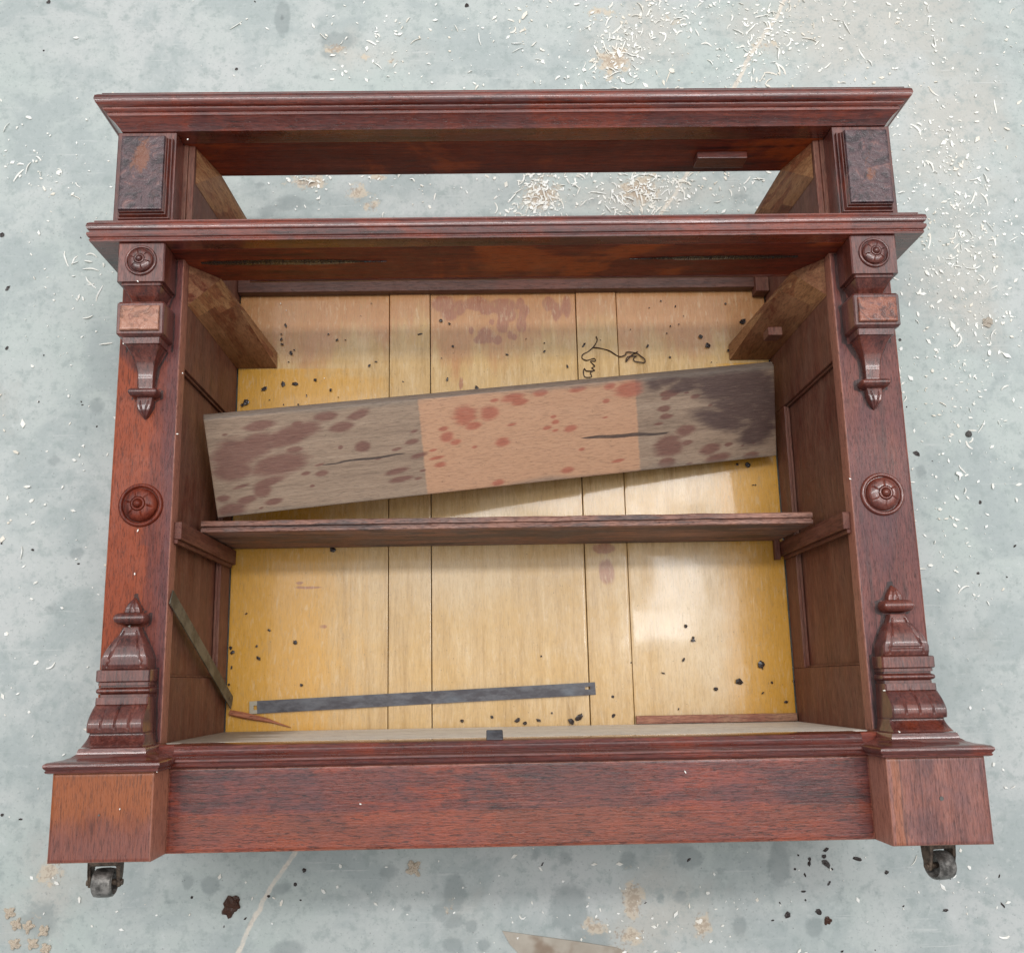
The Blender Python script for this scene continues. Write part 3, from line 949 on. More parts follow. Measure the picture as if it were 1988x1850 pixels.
# ---- mouldings
corn = [(-.0302, 1.0735), (.0, 1.0735), (.002, 1.0737), (.0035, 1.0760), (.0065, 1.0800), (.0110, 1.0850), (.0165, 1.0890), (.0185, 1.0900), (.0185, 1.0945), (.0215, 1.0955), (.0240, 1.0980), (.0242, 1.1000),
        (.0290, 1.1010), (.0325, 1.1040), (.0345, 1.1090), (.0335, 1.1150), (.0300, 1.1190), (.0260, 1.1215), (.0255, 1.1240), (-.03, 1.1245)]
b = MB(); b.sweep3(corn, -.600, .600, .3345, .005)
b.build('cornice', M['carve_x'], cab, smooth=True)
b = MB(); b.box(-.57, .57, 1.1008, 1.1235, .18, .306); b.build('top_board', M['mah_x'], cab)
sm = [(-.03, .8665), (.024, .8665), (.0290, .8667), (.0300, .8690), (.0290, .8705), (.0290, .8722), (.0315, .8735), (.0330, .8765), (.0325, .8800), (.0300, .8818), (.0300, .8835), (.0325, .8850), (.0340, .8890), (.0330, .8940), (.0295, .8975), (.026, .8985),
      (.0255, .9020), (-.03, .9022)]
b = MB(); b.sweep3(sm, -.592, .592, .3485, .005)
b.build('waist_moulding', M['carve_x'], cab, smooth=True)

# ---- plinth
def porange(x, y):
    return max(0, .42 + .35 * mnoise.noise(Vector((x * 5, y * 9, 44))) + (.22 if y < .05 else -.1) - abs(x) * .25)
sgrid('plinth_board', -.4726, .4726, 0, .1085, .30, .3642, .004, M['plinth'], cab, {'orange': porange}, bow=.0008)
pm = [(.30, .1393), (.3250, .1393), (.3300, .1393), (.3420, .1388), (.3475, .1368), (.3495, .1338), (.3490, .1315), (.3500, .1290), (.3540, .1250), (.3600, .1225), (.3630, .1222), (.3675, .1205), (.3690, .1178), (.3675, .1160), (.3690, .1148), (.3705, .1128), (.3695, .1110), (.3660, .1088), (.30, .1088)]
b = MB(); b.prism_x(pm, -.4722, .4722, 60); b.build('plinth_moulding', M['carve_x'], cab, smooth=True)
cap = [(-.06, .1098), (.0035, .1098), (.0065, .1110), (.0072, .1130), (.0060, .1142), (.0078, .1160), (.0095, .1190), (.0090, .1215), (.0060, .1238), (.0000, .1250), (-.0085, .1262), (-.0150, .1285), (-.0180, .1310), (-.0195, .1318), (-.0200, .1345), (-.0215, .1388), (-.0230, .1395), (-.06, .1395)]
for s in (-1, 1):
    a, c = sorted((s * .4726, s * .6027))
    if s < 0:
        fo = lambda x, y: max(0, min(1.2, .5 + (y - .048) * 16 + .35 * mnoise.noise(Vector((x * 35, y * 12, 3)))))
        fp = lambda x, y: max(0, min(1.2, .5 - (y - .040) * 16 + .3 * mnoise.noise(Vector((x * 35, y * 20, 6)))))
        mt = M['blk_l']
    else:
        fo = lambda x, y: max(0, .9 - abs(x - .484) * 60 + .2 * mnoise.noise(Vector((x * 100, y * 12, 3))))
        fp = lambda x, y: max(0, max(.25 + .4 * mnoise.noise(Vector((x * 20, y * 20, 6))), .8 - (.6027 - x) * 90, .85 - abs(x - .4905) * 260))
        mt = M['blk_r']
    pb = sgrid('plinth_block', a, c, 0, .1096, .18, .4162, .003, mt, cab, {'orange': fo, 'purple': fp}, bow=.0008, edge=.0022)
    b = MB(); b.sweep3(cap, a, c, .4162, .29, n=14)
    b.build('block_cap', M['carve_x'], pb, smooth=True)
    b = MB()
    b.tube([(s * .54, .058, .4150), (s * .54, .058, .4172)], .0028 if s > 0 else .0012, 10)
    b.build('nail_head', M['pebble'], pb)

for s in (-1, 1):  # dark block added at each corner, standing in for the shaded void
    a, c = sorted((s * .4721, s * .5050))
    b = MB(); b.box(a, c, .112, .1388, .3222, .348); b.build('void_filler', M['under_x'], cab, bevel=.001)
# strike plate
b = MB(); b.hexa([(-.046, .1385, .3345), (-.0225, .1385, .3345), (-.0225, .1505, .3325), (-.046, .1505, .3325),
                  (-.046, .1375, .3475), (-.0225, .1375, .3475), (-.0235, .1505, .3350), (-.045, .1505, .3350)])
b.build('strike_plate', M['steel'], cab, bevel=.0015)

# casters
def caster(cx, cz, ang, k=1.0):
    T = Matrix.Translation((cx, 0, cz)) @ Matrix.Rotation(ang, 4, 'Y') @ Matrix.Scale(k, 4)
    def tr(b):
        b.v = [tuple(T @ Vector(v)) for v in b.v]; return b
    b = MB()
    b.tube([(0, -.0002, 0), (0, -.006, 0)], .021, 20)
    b.tube([(0, -.004, 0), (0, -.012, 0)], .010, 14)
    c = tr(b).build('caster', M['iron'], cab, bevel=.0022)
    b = MB()
    U = [(-.0228, -.0060, .012), (.0228, -.0060, .012), (.0232, -.030, .009), (.0228, -.049, .0045), (.0178, -.049, .0045), (.0178, -.030, .009), (.0175, -.0185, .011),
         (-.0175, -.0185, .011), (-.0178, -.030, .009), (-.0178, -.049, .0045), (-.0228, -.049, .0045), (-.0232, -.030, .009)]
    m = len(U)
    b.add([(x, y, -h) for x, y, h in U] + [(x, y, h) for x, y, h in U], [tuple(range(m)), tuple(range(m, 2 * m))[::-1]] + [(i, (i + 1) % m, m + (i + 1) % m, m + i) for i in range(m)])
    tr(b).build('fork', M['iron'], c, bevel=.0016)
    b = MB(); b.tube([(-.0255, -.0425, 0), (.0255, -.0425, 0)], .0042, 12)
    tr(b).build('axle', M['iron'], c)
    b = MB()
    R, hw = .0205, .0145
    prof = [(-hw * .35, .0045), (-hw * .35, R * .66), (-hw * .9, R * .74), (-hw, R * .80), (-hw * .85, R * .95), (-hw * .4, R), (hw * .4, R), (hw * .85, R * .95), (hw, R * .80), (hw * .9, R * .74), (hw * .35, R * .66), (hw * .35, .0045)]
    n_ = 36
    vs, fs = [], []
    for j in range(n_):
        th = 2 * math.pi * j / n_
        for x, r in prof: vs.append((x, -.0425 + r * math.cos(th), r * math.sin(th)))
    kk = len(prof)
    for j in range(n_):
        for i in range(kk - 1):
            a = j * kk + i; c2 = ((j + 1) % n_) * kk + i
            fs.append((a, a + 1, c2 + 1, c2))
    fs.append(tuple(j * kk for j in range(n_))); fs.append(tuple(j * kk + kk - 1 for j in range(n_))[::-1])
    b.add(vs, fs)
    tr(b).build('wheel', M['wheel'], c, smooth=True)
caster(-.5600, .338, math.radians(4), .92)
caster(.5680, .338, math.radians(15), .92)

# ------------------------------------------------------------------ loose things inside
# shelf resting on the cleats
b = MB()
N = 90
prof_n = 10
vs, fs = [], []
for i in range(N + 1):
    t = i / N; x = -.483 + .9665 * t
    x = -.4970 + .9840 * t
    j1 = .0009 * mnoise.noise(Vector((x * 22, 1, 0))); j2 = .0012 * mnoise.noise(Vector((x * 18, 4, 0)))
    pr = [(.026, .4590), (.1975, .4590), (.1995, .4602 + j1 * .3), (.2000, .4650 + j1), (.1945, .4662 + j1), (.1945, .4686 + j1), (.2000, .4695 + j1), (.2000, .4760 + j2), (.1985, .4778 + j2), (.026, .4780)]
    vs += [(x, y, z) for z, y in pr]
for i in range(N):
    for j in range(prof_n):
        a, c2 = i * prof_n + j, i * prof_n + (j + 1) % prof_n
        fs.append((a, c2, c2 + prof_n, a + prof_n))
fs.append(tuple(range(prof_n))[::-1]); fs.append(tuple(N * prof_n + j for j in range(prof_n)))
b.add(vs, fs)
b.v = [(x, y, z) for x, y, z in b.v]
sh = b.build('shelf', M['shelf'], None, smooth=True)
tag(sh, 'narrow brown shelf with worn grey front edge lying level on the side cleats', 'shelf')

# stained loose board leaning over the shelf
BL, BW, BT = .9802, .1599, .017
bc = Vector((-.0017, .6232, .1434))
be = Euler((.3589, .1226, .1259), 'XYZ')
bn = be.to_matrix() @ Vector((0, 0, 1))
bi = be.to_matrix().transposed()
def loc(u, v):
    return bi @ (on_plane(u, v, bc, bn) - bc)
kpx = 1.45 / F
def bblobs(lst):
    out = []
    for e in lst:
        u, v, ru, rv = e[:4]
        p = loc(u, v)
        out.append((p.x, p.y, ru * kpx, rv * kpx, (e[5] if len(e) > 5 else 0.0), e[4] if len(e) > 4 else 1))
    return blobs(out)
st = []
for (x, y, rx, ry, a) in [(420, 440, 100, 32, 0), (260, 640, 150, 110, .1), (390, 580, 150, 80, .15), (640, 500, 200, 62, .18), (700, 470, 140, 45, .1), (560, 700, 190, 75, .06), (250, 740, 130, 70, 0), (680, 425, 45, 14, 0), (660, 600, 55, 22, 0),
                          (870, 375, 80, 30, 0), (975, 445, 80, 34, 0), (1090, 365, 75, 30, .2), (1118, 580, 53, 36, 0), (1450, 548, 48, 18, .05), (1465, 478, 32, 9, .05), (1350, 598, 36, 10, .05), (830, 703, 36, 8, .05), (735, 762, 30, 12, 0), (845, 760, 45, 18, 0),
                          (495, 815, 110, 26, .1), (445, 880, 60, 40, 0), (180, 930, 45, 20, 0), (340, 940, 66, 26, .1), (520, 952, 60, 22, 0), (235, 1010, 100, 45, 0), (300, 850, 60, 10, .1), (1350, 745, 80, 20, .05), (1380, 800, 80, 18, 0), (1500, 640, 60, 16, .1),
                          (1495, 795, 30, 9, 0), (1525, 742, 26, 9, 0), (780, 845, 18, 9, 0), (435, 995, 18, 8, 0), (1225, 662, 26, 7, 0), (970, 585, 18, 14, 0), (190, 500, 22, 6, 0)]:
    st.append((381.7 + x * .288, 699.8 + y * .288, rx * .288, ry * .288, 1.0, a + .09))
for (x, y, rx, ry, a) in [(1080, 745, 28, 12, 0), (1088, 850, 40, 18, 0), (1095, 775, 38, 14, 0), (1090, 895, 36, 16, 0), (1110, 740, 62, 24, 0), (1240, 735, 24, 8, 0)]:
    st.append((986 + x * .28, 556.7 + y * .28, rx * .28, ry * .28, 1.0, .1))
for (x, y, rx, ry) in [(180, 495, 66, 34), (65, 413, 46, 14), (50, 362, 44, 17), (95, 275, 55, 18), (20, 455, 34, 9), (80, 590, 95, 70), (70, 690, 55, 40), (330, 605, 72, 34), (440, 580, 30, 13), (190, 568, 40, 15), (375, 660, 88, 28), (575, 650, 55, 28), (330, 343, 20, 7), (205, 693, 26, 8), (525, 585, 16, 6), (590, 570, 16, 7), (240, 290, 36, 14)]:
    st.append((1272.4 + x * .3225, 676 + y * .3225, rx * .3225, ry * .3225, 1.0, .09))
rs_ = []
for (x, y, rx, ry) in [(730, 1010, 62, 52), (860, 1000, 50, 36), (985, 915, 60, 22), (1020, 940, 45, 16), (1130, 890, 40, 17), (1330, 870, 50, 16), (775, 1065, 42, 20), (635, 1125, 36, 26), (680, 1152, 28, 14), (615, 1080, 30, 11), (600, 1272, 36, 14), (930, 1152, 40, 24), (1290, 1080, 38, 18),
                       (1210, 1045, 22, 12), (1275, 1300, 38, 18), (905, 1368, 36, 16), (780, 1178, 18, 8), (1200, 1016, 18, 8), (1165, 1076, 26, 10), (1600, 870, 80, 44), (1500, 855, 36, 18), (1480, 932, 20, 11), (1545, 1250, 40, 9), (885, 930, 26, 9), (1350, 1190, 20, 9), (560, 1195, 24, 7), (1210, 1090, 20, 7), (1475, 1020, 20, 6), (980, 1058, 30, 7), (580, 1235, 40, 8)]:
    rs_.append((636.2 + x * .3654, 437.4 + y * .3654, rx * .3654, ry * .3654, 1.0, .09))
bk = [(1430, 745, 85, 42, 1.15, -.1), (1360, 727, 60, 20, 1.0, .1), (1480, 790, 40, 45, 1.1, 0), (1400, 815, 70, 22, .95, -.3), (1470, 840, 45, 25, 1.0, .3), (1300, 735, 45, 15, .9, .1), (1330, 750, 40, 14, .9, 0), (1430, 790, 60, 26, 1.0, -.3), (1270, 745, 25, 20, .8, 0)]
stf, rsf, bkf = bblobs(st), bblobs(rs_), bblobs(bk)
L0, L1 = loc(822, 880).x, loc(1238, 830).x
def palef(x, y):
    return max(0, min(2, .5 + 60 * min(x - L0, L1 - x)))
def dirtf(x, y):
    if y > BW / 2 + .001: return .75 + .3 * mnoise.noise(Vector((x * 9, 5, 2)))
    d = min(y + BW / 2, BW / 2 - y)
    return max(0, .62 - d * 34 + .35 * mnoise.noise(Vector((x * 9, y * 30, 2))))
ca, cb, cc, cd = loc(615, 903), loc(820, 877), loc(1125, 851), loc(1305, 840)
def crackf(x, y):
    m = 0
    for a, c, w in ((ca, cb, .0011), (cc, cd, .0019)):
        if a.x < x < c.x:
            t = (x - a.x) / (c.x - a.x); yy = a.y + (c.y - a.y) * t + .0008 * math.sin(x * 90)
            m = max(m, 1.1 - .5 * abs(y - yy) / (w * (.4 + math.sin(math.pi * t))))
    return max(0, m)
lb = sgrid('loose_board', -BL / 2, BL / 2, -BW / 2, BW / 2 + .0075, -BT, 0, .0026, M['board'], None,
           {'stain': stf, 'redstain': rsf, 'black': bkf, 'pale': palef, 'dirt': dirtf, 'crack': crackf, 'edge': lambda x, y: 1.1 if y > BW / 2 + .0012 else (.3 if y > BW / 2 else 0)}, bow=.0006, edge=.0010, zf=lambda x, y: -max(0, y - BW / 2 - .0006) * 1.0)
lb.location = bc; lb.rotation_euler = be
tag(lb, 'stain-spotted grey board with an orange middle lying askew across the inside, propped on the shelf', 'board')
b = MB()

# steel strips
p0, p1 = at(484, 1373.5, .025), at(1156, 1336, .025)
d = (p1 - p0); L = d.length; d.normalize(); w = Vector((-d.y, d.x, 0)) * .0108
th = Vector((0, 0, .0016))
ss = thing('steel_strip', 'long flat dark steel strip with a slotted pale end lying across the yellow back boards', 'metal strip')
zt = Vector((0, 0, ZB + .0028)) - Vector((0, 0, p0.z))
def strip_part(t0, t1, s0=-1, s1=1):
    b = MB()
    K = 14
    for i in range(K):
        a = p0 + d * (L * (t0 + (t1 - t0) * i / K)) + zt; c = p0 + d * (L * (t0 + (t1 - t0) * (i + 1) / K)) + zt
        b.hexa([a + w * s0, c + w * s0, c + w * s1, a + w * s1, a + w * s0 + th, c + w * s0 + th, c + w * s1 + th, a + w * s1 + th])
    return b
strip_part(.022, .97).build('blade', M['steel'], ss)
# end with hole
b = strip_part(.97, .985, -1, -.1); q_ = strip_part(.97, .985, .35, 1); b.add(q_.v, q_.f); q_ = strip_part(.985, 1.0); b.add(q_.v, q_.f)
b.build('holed_end', M['steel'], ss)
b = strip_part(.0, .012); q_ = strip_part(.012, .022, .3, 1); b.add(q_.v, q_.f); q_ = strip_part(.012, .022, -1, -.4); b.add(q_.v, q_.f)
b.build('slotted_end', M['steel_pale'], ss)
# leaning strip against the left side
b = MB()
A, B = Vector((-.4975, .345, .318)), Vector((-.4885, .1885, .0240))
dv = (B - A).normalized(); wv = Vector((1, 0, 0)).cross(dv).normalized()
if wv.y < 0: wv = -wv
hw_ = .0115
nt = Vector((.0016, 0, 0))
K = 20
for i in range(K):
    a = A + (B - A) * i / K; c = A + (B - A) * (i + 1) / K
    b.hexa([a - wv * hw_, c - wv * hw_, c + wv * hw_, a + wv * hw_, a - wv * hw_ + nt, c - wv * hw_ + nt, c + wv * hw_ + nt, a + wv * hw_ + nt])
o = thing('steel_strip', 'greenish thin metal strip leaning on the inner left side panel, holed tip down', 'metal strip')
b.build('blade', M['steel_green'], o)
b = MB(); hp = A + (B - A) * .95 + nt * 1.1
b.tube([hp, hp + nt * .3], .0028, 10); b.build('hole', M['gap'], o)

# batten and splinter in the bottom corners
b = MB()
N = 24; vs, fs = [], []
for i in range(N + 1):
    t = i / N; x = .2155 + (.4965 - .2155) * t
    j = .0006 * mnoise.noise(Vector((x * 40, 2, 2)))
    vs += [(x, .1405, .0232), (x, .1540 + j, .0232), (x, .1540 + j, .0315), (x, .1405, .0315)]
for i in range(N):
    for k in range(4):
        a, c2 = i * 4 + k, i * 4 + (k + 1) % 4
        fs.append((a, c2, c2 + 4, a + 4))
fs += [(0, 3, 2, 1), tuple(N * 4 + k for k in range(4))]
b.add(vs, fs)
bt = b.build('batten', M['batten'], None, bevel=.0008)
tag(bt, 'thin reddish-brown wooden batten lying in the bottom right corner of the cabinet', 'batten')
b = MB()
q0, q1, q2 = at(445, 1383, .027), at(520, 1398, .025), at(565, 1412, .0235)
pts = [q0 + (q1 - q0) * t / 6 for t in range(7)] + [q1 + (q2 - q1) * t / 4 for t in range(1, 5)]
b.tube(pts, [.0045, .0052, .0055, .0052, .0048, .0042, .0034, .0022, .0016, .0011, .0005], 6)
b.v = [(x, y, .0224 + (z - .0224) * .6 if z > .0224 else .0224) for x, y, z in b.v]
sp = b.build('wood_splinter', M['splinter'], None)
tag(sp, 'pointed orange-brown wood splinter lying in the bottom left corner below the steel strip', 'splinter')

# tangled thread
T1 = [(610, 352), (617, 380), (590, 425), (555, 455), (520, 475), (513, 500), (540, 517), (575, 508), (600, 505), (604, 522), (572, 522), (590, 545), (600, 558), (580, 570), (600, 585), (572, 600), (578, 630), (535, 632), (522, 600), (530, 572), (545, 590), (600, 588)]
T2 = [(590, 428), (640, 433), (700, 450), (765, 487), (812, 480), (822, 458), (890, 468), (925, 490), (948, 515), (940, 532), (880, 522), (870, 500), (890, 485), (830, 492), (818, 525), (850, 485), (898, 455)]
b = MB()
for T in (T1, T2):
    P = [at(986 + x * .28, 556.7 + y * .28, ZB) for x, y in T]
    fine = []
    for i in range(len(P) - 1):
        a0, a1, a2, a3 = P[max(0, i - 1)], P[i], P[i + 1], P[min(len(P) - 1, i + 2)]
        for k in range(5):
            t = k / 5
            fine.append(.5 * ((2 * a1) + (-a0 + a2) * t + (2 * a0 - 5 * a1 + 4 * a2 - a3) * t * t + (-a0 + 3 * a1 - 3 * a2 + a3) * t ** 3))
    fine.append(P[-1])
    fine = [Vector((p.x, p.y, ZB + .0038 + .001 * math.sin(i * .7))) for i, p in enumerate(fine)]
    b.tube(fine, .0011, 5)
th_ = b.build('tangled_thread', M['thread'], None)
tag(th_, 'tangled dark brown thread lying on the yellow back boards above the loose board', 'thread')

# ------------------------------------------------------------------ crumbs
def lump(seed, flat=.45, rough=.35, sub=2):
    import bmesh
    bm = bmesh.new()
    bmesh.ops.create_icosphere(bm, subdivisions=sub, radius=1)
    for v in bm.verts:
        q = v.co.copy()
        v.co = q * (1 + rough * mnoise.noise(q * 1.6 + Vector((seed * 7.1, seed, 0))) + rough * .5 * mnoise.noise(q * 4 + Vector((seed, 0, 0))))
        v.co.z *= flat
    me = bpy.data.meshes.new('lump')
    bm.to_mesh(me); bm.free()
    return me
flake_me = [lump(i, .3, .55) if i % 2 else lump(i + 60, .28, 1.1, 1) for i in range(6)]
for m_ in flake_me: m_.materials.append(M['flake'])
foam_me = []
for i in range(3):
    fm = lump(20 + i, .6, .25, 4)
    for v in fm.vertices:
        q = v.co; th = math.atan2(q.y, q.x); h = math.hypot(q.x, q.y)
        k = 1 + h * (.26 * math.cos(4 * th + i) + .12 * math.cos(7 * th + 2 * i)) + .22 * mnoise.noise(Vector(q) * 3.5 + Vector((i * 5, 0, 0)))
        v.co = (q.x * k, q.y * k, q.z * (1 + .5 * mnoise.noise(Vector(q) * 4)))
    foam_me.append(fm)
for m_ in foam_me: m_.materials.append(M['foam'])
rng = random.Random(11)
ORD = ['first', 'second', 'third', 'fourth', 'fifth', 'sixth', 'seventh', 'eighth', 'ninth', 'tenth', 'eleventh', 'twelfth', 'thirteenth', 'fourteenth', 'fifteenth', 'sixteenth', 'seventeenth', 'eighteenth', 'nineteenth', 'twentieth']
TENS = {20: ('twenty', 'twentieth'), 30: ('thirty', 'thirtieth'), 40: ('forty', 'fortieth')}
def ordinal(i):
    if i < 20: return ORD[i]
    t = (i + 1) // 10 * 10
    return TENS[t][1] if (i + 1) % 10 == 0 else TENS[t][0] + '-' + ORD[(i + 1) % 10 - 1]
def rank(lst, region, fmt):
    # a label for every crumb: its place from the left among those of its region
    cells = {}
    for i, e in enumerate(lst): cells.setdefault(region(e), []).append(i)
    out = {}
    for k, ids in cells.items():
        for n_, i in enumerate(sorted(ids, key=lambda q: lst[q][0])):
            out[i] = fmt % (ordinal(n_), k) if len(ids) > 1 else fmt % ('only', k)
    return out
def back_region(e):
    x = at(e[0], e[1], ZB).x
    row = 'above the loose board' if e[1] < 830 else 'below it' if e[1] < 1000 else 'below the shelf'
    row = row.replace('below it', 'just below loose board')
    col = 'left wide' if x < seams[1] else 'left narrow' if x < seams[2] else 'middle' if x < seams[3] else 'right narrow' if x < seams[4] else 'right wide'
    return col + ' board, ' + row
def floor_region(e):
    u, v = e[0], e[1]
    return 'above the cornice' if v < 180 else 'below the plinth' if v > 1640 else 'left of the cabinet' if u < 900 else 'right of the cabinet'
def crumb(name, me, p, r, z, label, cat, group, stretch=1.0, rot=None):
    o = bpy.data.objects.new(name, me); COL.objects.link(o)
    o.location = (p.x, p.y, z + r * .18)
    o.rotation_euler = (0, 0, rng.uniform(0, 6.28) if rot is None else rot)
    o.scale = (r * stretch, r / max(1, stretch * .7), r)
    return tag(o, label, cat, group)
BACKF = []
for x, y, s_ in [(393, 272, 3), (362, 333, 1.4), (360, 370, 2), (368, 403, 1.8), (428, 465, 3.2), (452, 442, 1.6), (413, 525, 1.6), (747, 373, 2), (805, 373, 1), (688, 333, 1.5), (970, 550, 2.3), (1018, 524, 1.5), (1322, 333, 2.8), (1468, 240, 3.2), (1528, 262, 2.2), (1550, 417, 2),
                 (1472, 500, 1), (1512, 645, 2.3), (1925, 475, 2.3), (245, 712, 3.8), (372, 682, 3.4), (458, 678, 3.4), (595, 650, 3.2), (703, 720, 2.4), (537, 758, 1.5), (280, 788, 1.3), (378, 822, 1.2), (480, 820, 1.5), (755, 770, 1.1), (985, 120, 1.1), (912, 207, .9), (1205, 662, 1.3), (1718, 706, 3.4), (118, 805, 5.2), (95, 822, 3.2)]:
    BACKF.append((445.3 + x * .28, 556.7 + y * .28, s_))
for x, y, s_ in [(1060, 103, 1.5), (1160, 140, 1.8), (1507, 122, 1.9), (1620, 245, 4.2), (1335, 350, 3.6), (1387, 413, 5), (968, 415, 2.3), (525, 408, 3.2), (1125, 277, 1.3), (1185, 265, 1.2), (1100, 327, 1.3), (848, 302, 1.2), (412, 555, 2), (252, 452, 2.6), (252, 395, 1.3), (1530, 445, 2.3), (1122, 493, 2), (1410, 527, 1.2),
                 (1705, 68, 1.8), (1215, 207, 1), (978, 150, 1.1), (640, 375, .9), (125, 365, .8)]:
    BACKF.append((986 + x * .28, 556.7 + y * .28, s_))
for x, y, s_ in [(942, 605, 3.2), (962, 658, 3.2), (1258, 722, 3.8), (1670, 547, 3.4), (1238, 585, 2), (925, 1020, 1.8), (1740, 1030, 2.6), (955, 828, 1.8), (1120, 222, 2), (1378, 410, 2)]:
    BACKF.append((286.3 + x * .172, 1153 + y * .172, s_))
for x, y, s_ in [(193, 258, 2.7), (668, 198, 2.2), (1085, 253, 3.8), (1205, 298, 3.2), (1422, 253, 3.6), (1638, 132, 1.6), (1950, 280, 4)]:
    BACKF.append((874.8 + x * .12, 1367.8 + y * .12, s_))
for x, y, s_ in [(1745, 257, 2.6), (1780, 325, 3), (1735, 420, 2.3), (1635, 485, 2), (1390, 600, 2.6), (1395, 692, 2.6), (1225, 700, 4.6), (1042, 403, 1.6), (1478, 435, 1.4), (1710, 660, 1.8)]:
    BACKF.append((636.2 + x * .398, 1113.3 + y * .398, s_))
for x, y, s_ in [(1477, 1290, 6), (1432, 1323, 5.5), (1389, 1337, 3), (1498, 1325, 2.4), (1540, 1322, 2.2), (1480, 1345, 2), (1525, 1362, 2.4), (648, 1068, 5), (1451, 903, 4.6), (1430, 902, 2.4), (1466, 942, 1.4), (1461, 942, 1.4), (1345, 1238, 2.4)]:
    BACKF.append((x, y, s_))
sizes = lambda r: r * 1.1 * (CAM.z - ZB) / F
RK = rank(BACKF, back_region, '%s dark flake from left, %s')
for i, (u, v, r) in enumerate(BACKF):
    p = at(u, v, ZB)
    big = r > 2.9
    crumb('varnish_flake', flake_me[i % 6], p, sizes(r), ZB + .0025, RK[i], 'flake', 'dark flakes on the back boards', stretch=rng.choice((1, 1.2, 1.6)))
FL = []
for x, y, s_ in [(1218, 195, 4.2), (1212, 222, 3.8), (1220, 247, 6), (1155, 232, 2.8), (1155, 248, 2.8), (1098, 271, 2.2), (1137, 294, 2.6), (1340, 230, 4.4), (1453, 285, 4), (1190, 437, 4.5), (1070, 445, 5), (1683, 431, 3), (1905, 411, 3), (1132, 358, 2.4), (1140, 392, 2), (687, 235, 2.4), (1242, 270, 1.8), (1040, 402, 1.4), (118, 252, 2.2), (1700, 307, 1.6),
                 (1520, 415, 1.6), (1012, 470, 1.6), (1280, 590, 1.8), (1410, 585, 1.2), (518, 402, 1.4), (1230, 326, 2.6)]:
    FL.append((994 + x * .5, 1551 + y * .5, s_))
for x, y, s_ in [(1183, 275, 3.6), (1147, 330, 3), (1045, 376, 2.4), (745, 380, 2.4), (953, 463, 2.4), (1167, 391, 1.5), (10, 60, 3), (870, 494, 1.2)]:
    FL.append((x * .5, 1551 + y * .5, s_))
for u, v, s_ in [(1780, 882, 4.4), (4, 457, 5), (15, 560, 4.6), (14, 676, 3.2), (906, 11, 5), (459, 135, 3), (95, 4, 4), (85, 99, 2), (495, 4, 2), (158, 780, 1.6), (160, 786, 1.6), (188, 828, 1.6), (64, 1068, 2), (3, 1055, 2), (157, 462, 1.6), (85, 690, 1.6), (75, 780, 2), (278, 770, 2), (152, 1094, 1.8), (1747, 660, 3), (1810, 895, 1.4), (1903, 975, 3), (1898, 1113, 3), (1970, 1060, 2), (1955, 1120, 1.6), (1760, 790, 1.4), (1820, 570, 1.2), (1940, 1700, 1.8), (1870, 1610, 1.4), (40, 1590, 2), (1550, 1660, 1.6)]:
    FL.append((u, v, s_))
RK = rank(FL, floor_region, '%s black crumb from the left on the concrete floor %s')
for i, (u, v, r) in enumerate(FL):
    p = at(u, v, 0)
    crumb('dark_crumb', flake_me[(i * 5) % 6], p, r * 1.05 * CAM.z / F, .0, RK[i], 'crumb', 'black crumbs on the floor', stretch=rng.choice((1, 1.2, 1.7)))
FO = [(65, 485), (112, 492), (172, 510), (60, 562), (130, 560), (180, 578), (40, 440)]
RK = rank(FO, lambda e: 0 if e[1] < 530 else 1, '%s pale tan foam crumb from the left in row %s')
NM = {0: 'upper', 1: 'lower'}
for i, (x, y) in enumerate(FO):
    lab = RK[i].replace(' in row 0', ', upper row at the bottom left corner').replace(' in row 1', ', lower row at the bottom left corner')
    u, v = x * .5, 1551 + y * .5
    p = at(u, v, 0)
    crumb('foam_crumb', foam_me[rng.randrange(3)], p, .0078, 0, lab, 'crumb', 'tan foam crumbs at the lower left')
o = crumb('foam_crumb', foam_me[1], at(803, 1684, 0), .0105, 0, 'lone pale tan crumb on the floor just below the middle of the plinth', 'crumb', None)
pm_ = lump(31, .7, .25); pm_.materials.append(M['pebble'])
crumb('pebble', pm_, at(1880, 843, 0), .0062, 0, 'single round grey pebble on the floor right of the right pilaster', 'pebble', None)
rm = lump(41, .45, .75, 3); rm.materials.append(M['resin'])
crumb('resin_lump', rm, at(450, 1757, 0), .0125, 0, 'ragged dark brown resin lump on the floor below the left half of the plinth', 'resin lump', None, stretch=1.35, rot=1.1)
rm2 = lump(47, .35, .8, 3); rm2.materials.append(M['scrap'])
crumb('bark_bit', rm2, at(1917, 626, 0), .0085, 0, 'small brown bark bit among wood shavings right of the cabinet', 'bark', None)
rm3 = lump(52, .4, .6, 3); rm3.materials.append(M['resin'])
crumb('bark_bit', rm3, at(1606, 1786, 0), .006, 0, 'small reddish-brown chip on the floor below the right part of the plinth', 'bark', None)

# scrap of veneer poking in at the bottom edge
pts = [(975, 1806), (1040, 1815), (1120, 1826), (1196, 1838), (1235, 1856), (1250, 1900), (1090, 1900), (1015, 1858), (990, 1832)]
P = [at(u, v, 0) for u, v in pts]
m = len(P)
b = MB()
b.add([(p.x, p.y, .0004) for p in P] + [(p.x, p.y, .0016 + .0012 * math.sin(i)) for i, p in enumerate(P)],
      [tuple(range(m)), tuple(range(m, 2 * m))[::-1]] + [(i, (i + 1) % m, m + (i + 1) % m, m + i) for i in range(m)])
tag(b.build('veneer_scrap', M['scrap'], None), 'flat beige veneer scrap on the floor cut off by the bottom edge of the photo', 'veneer')

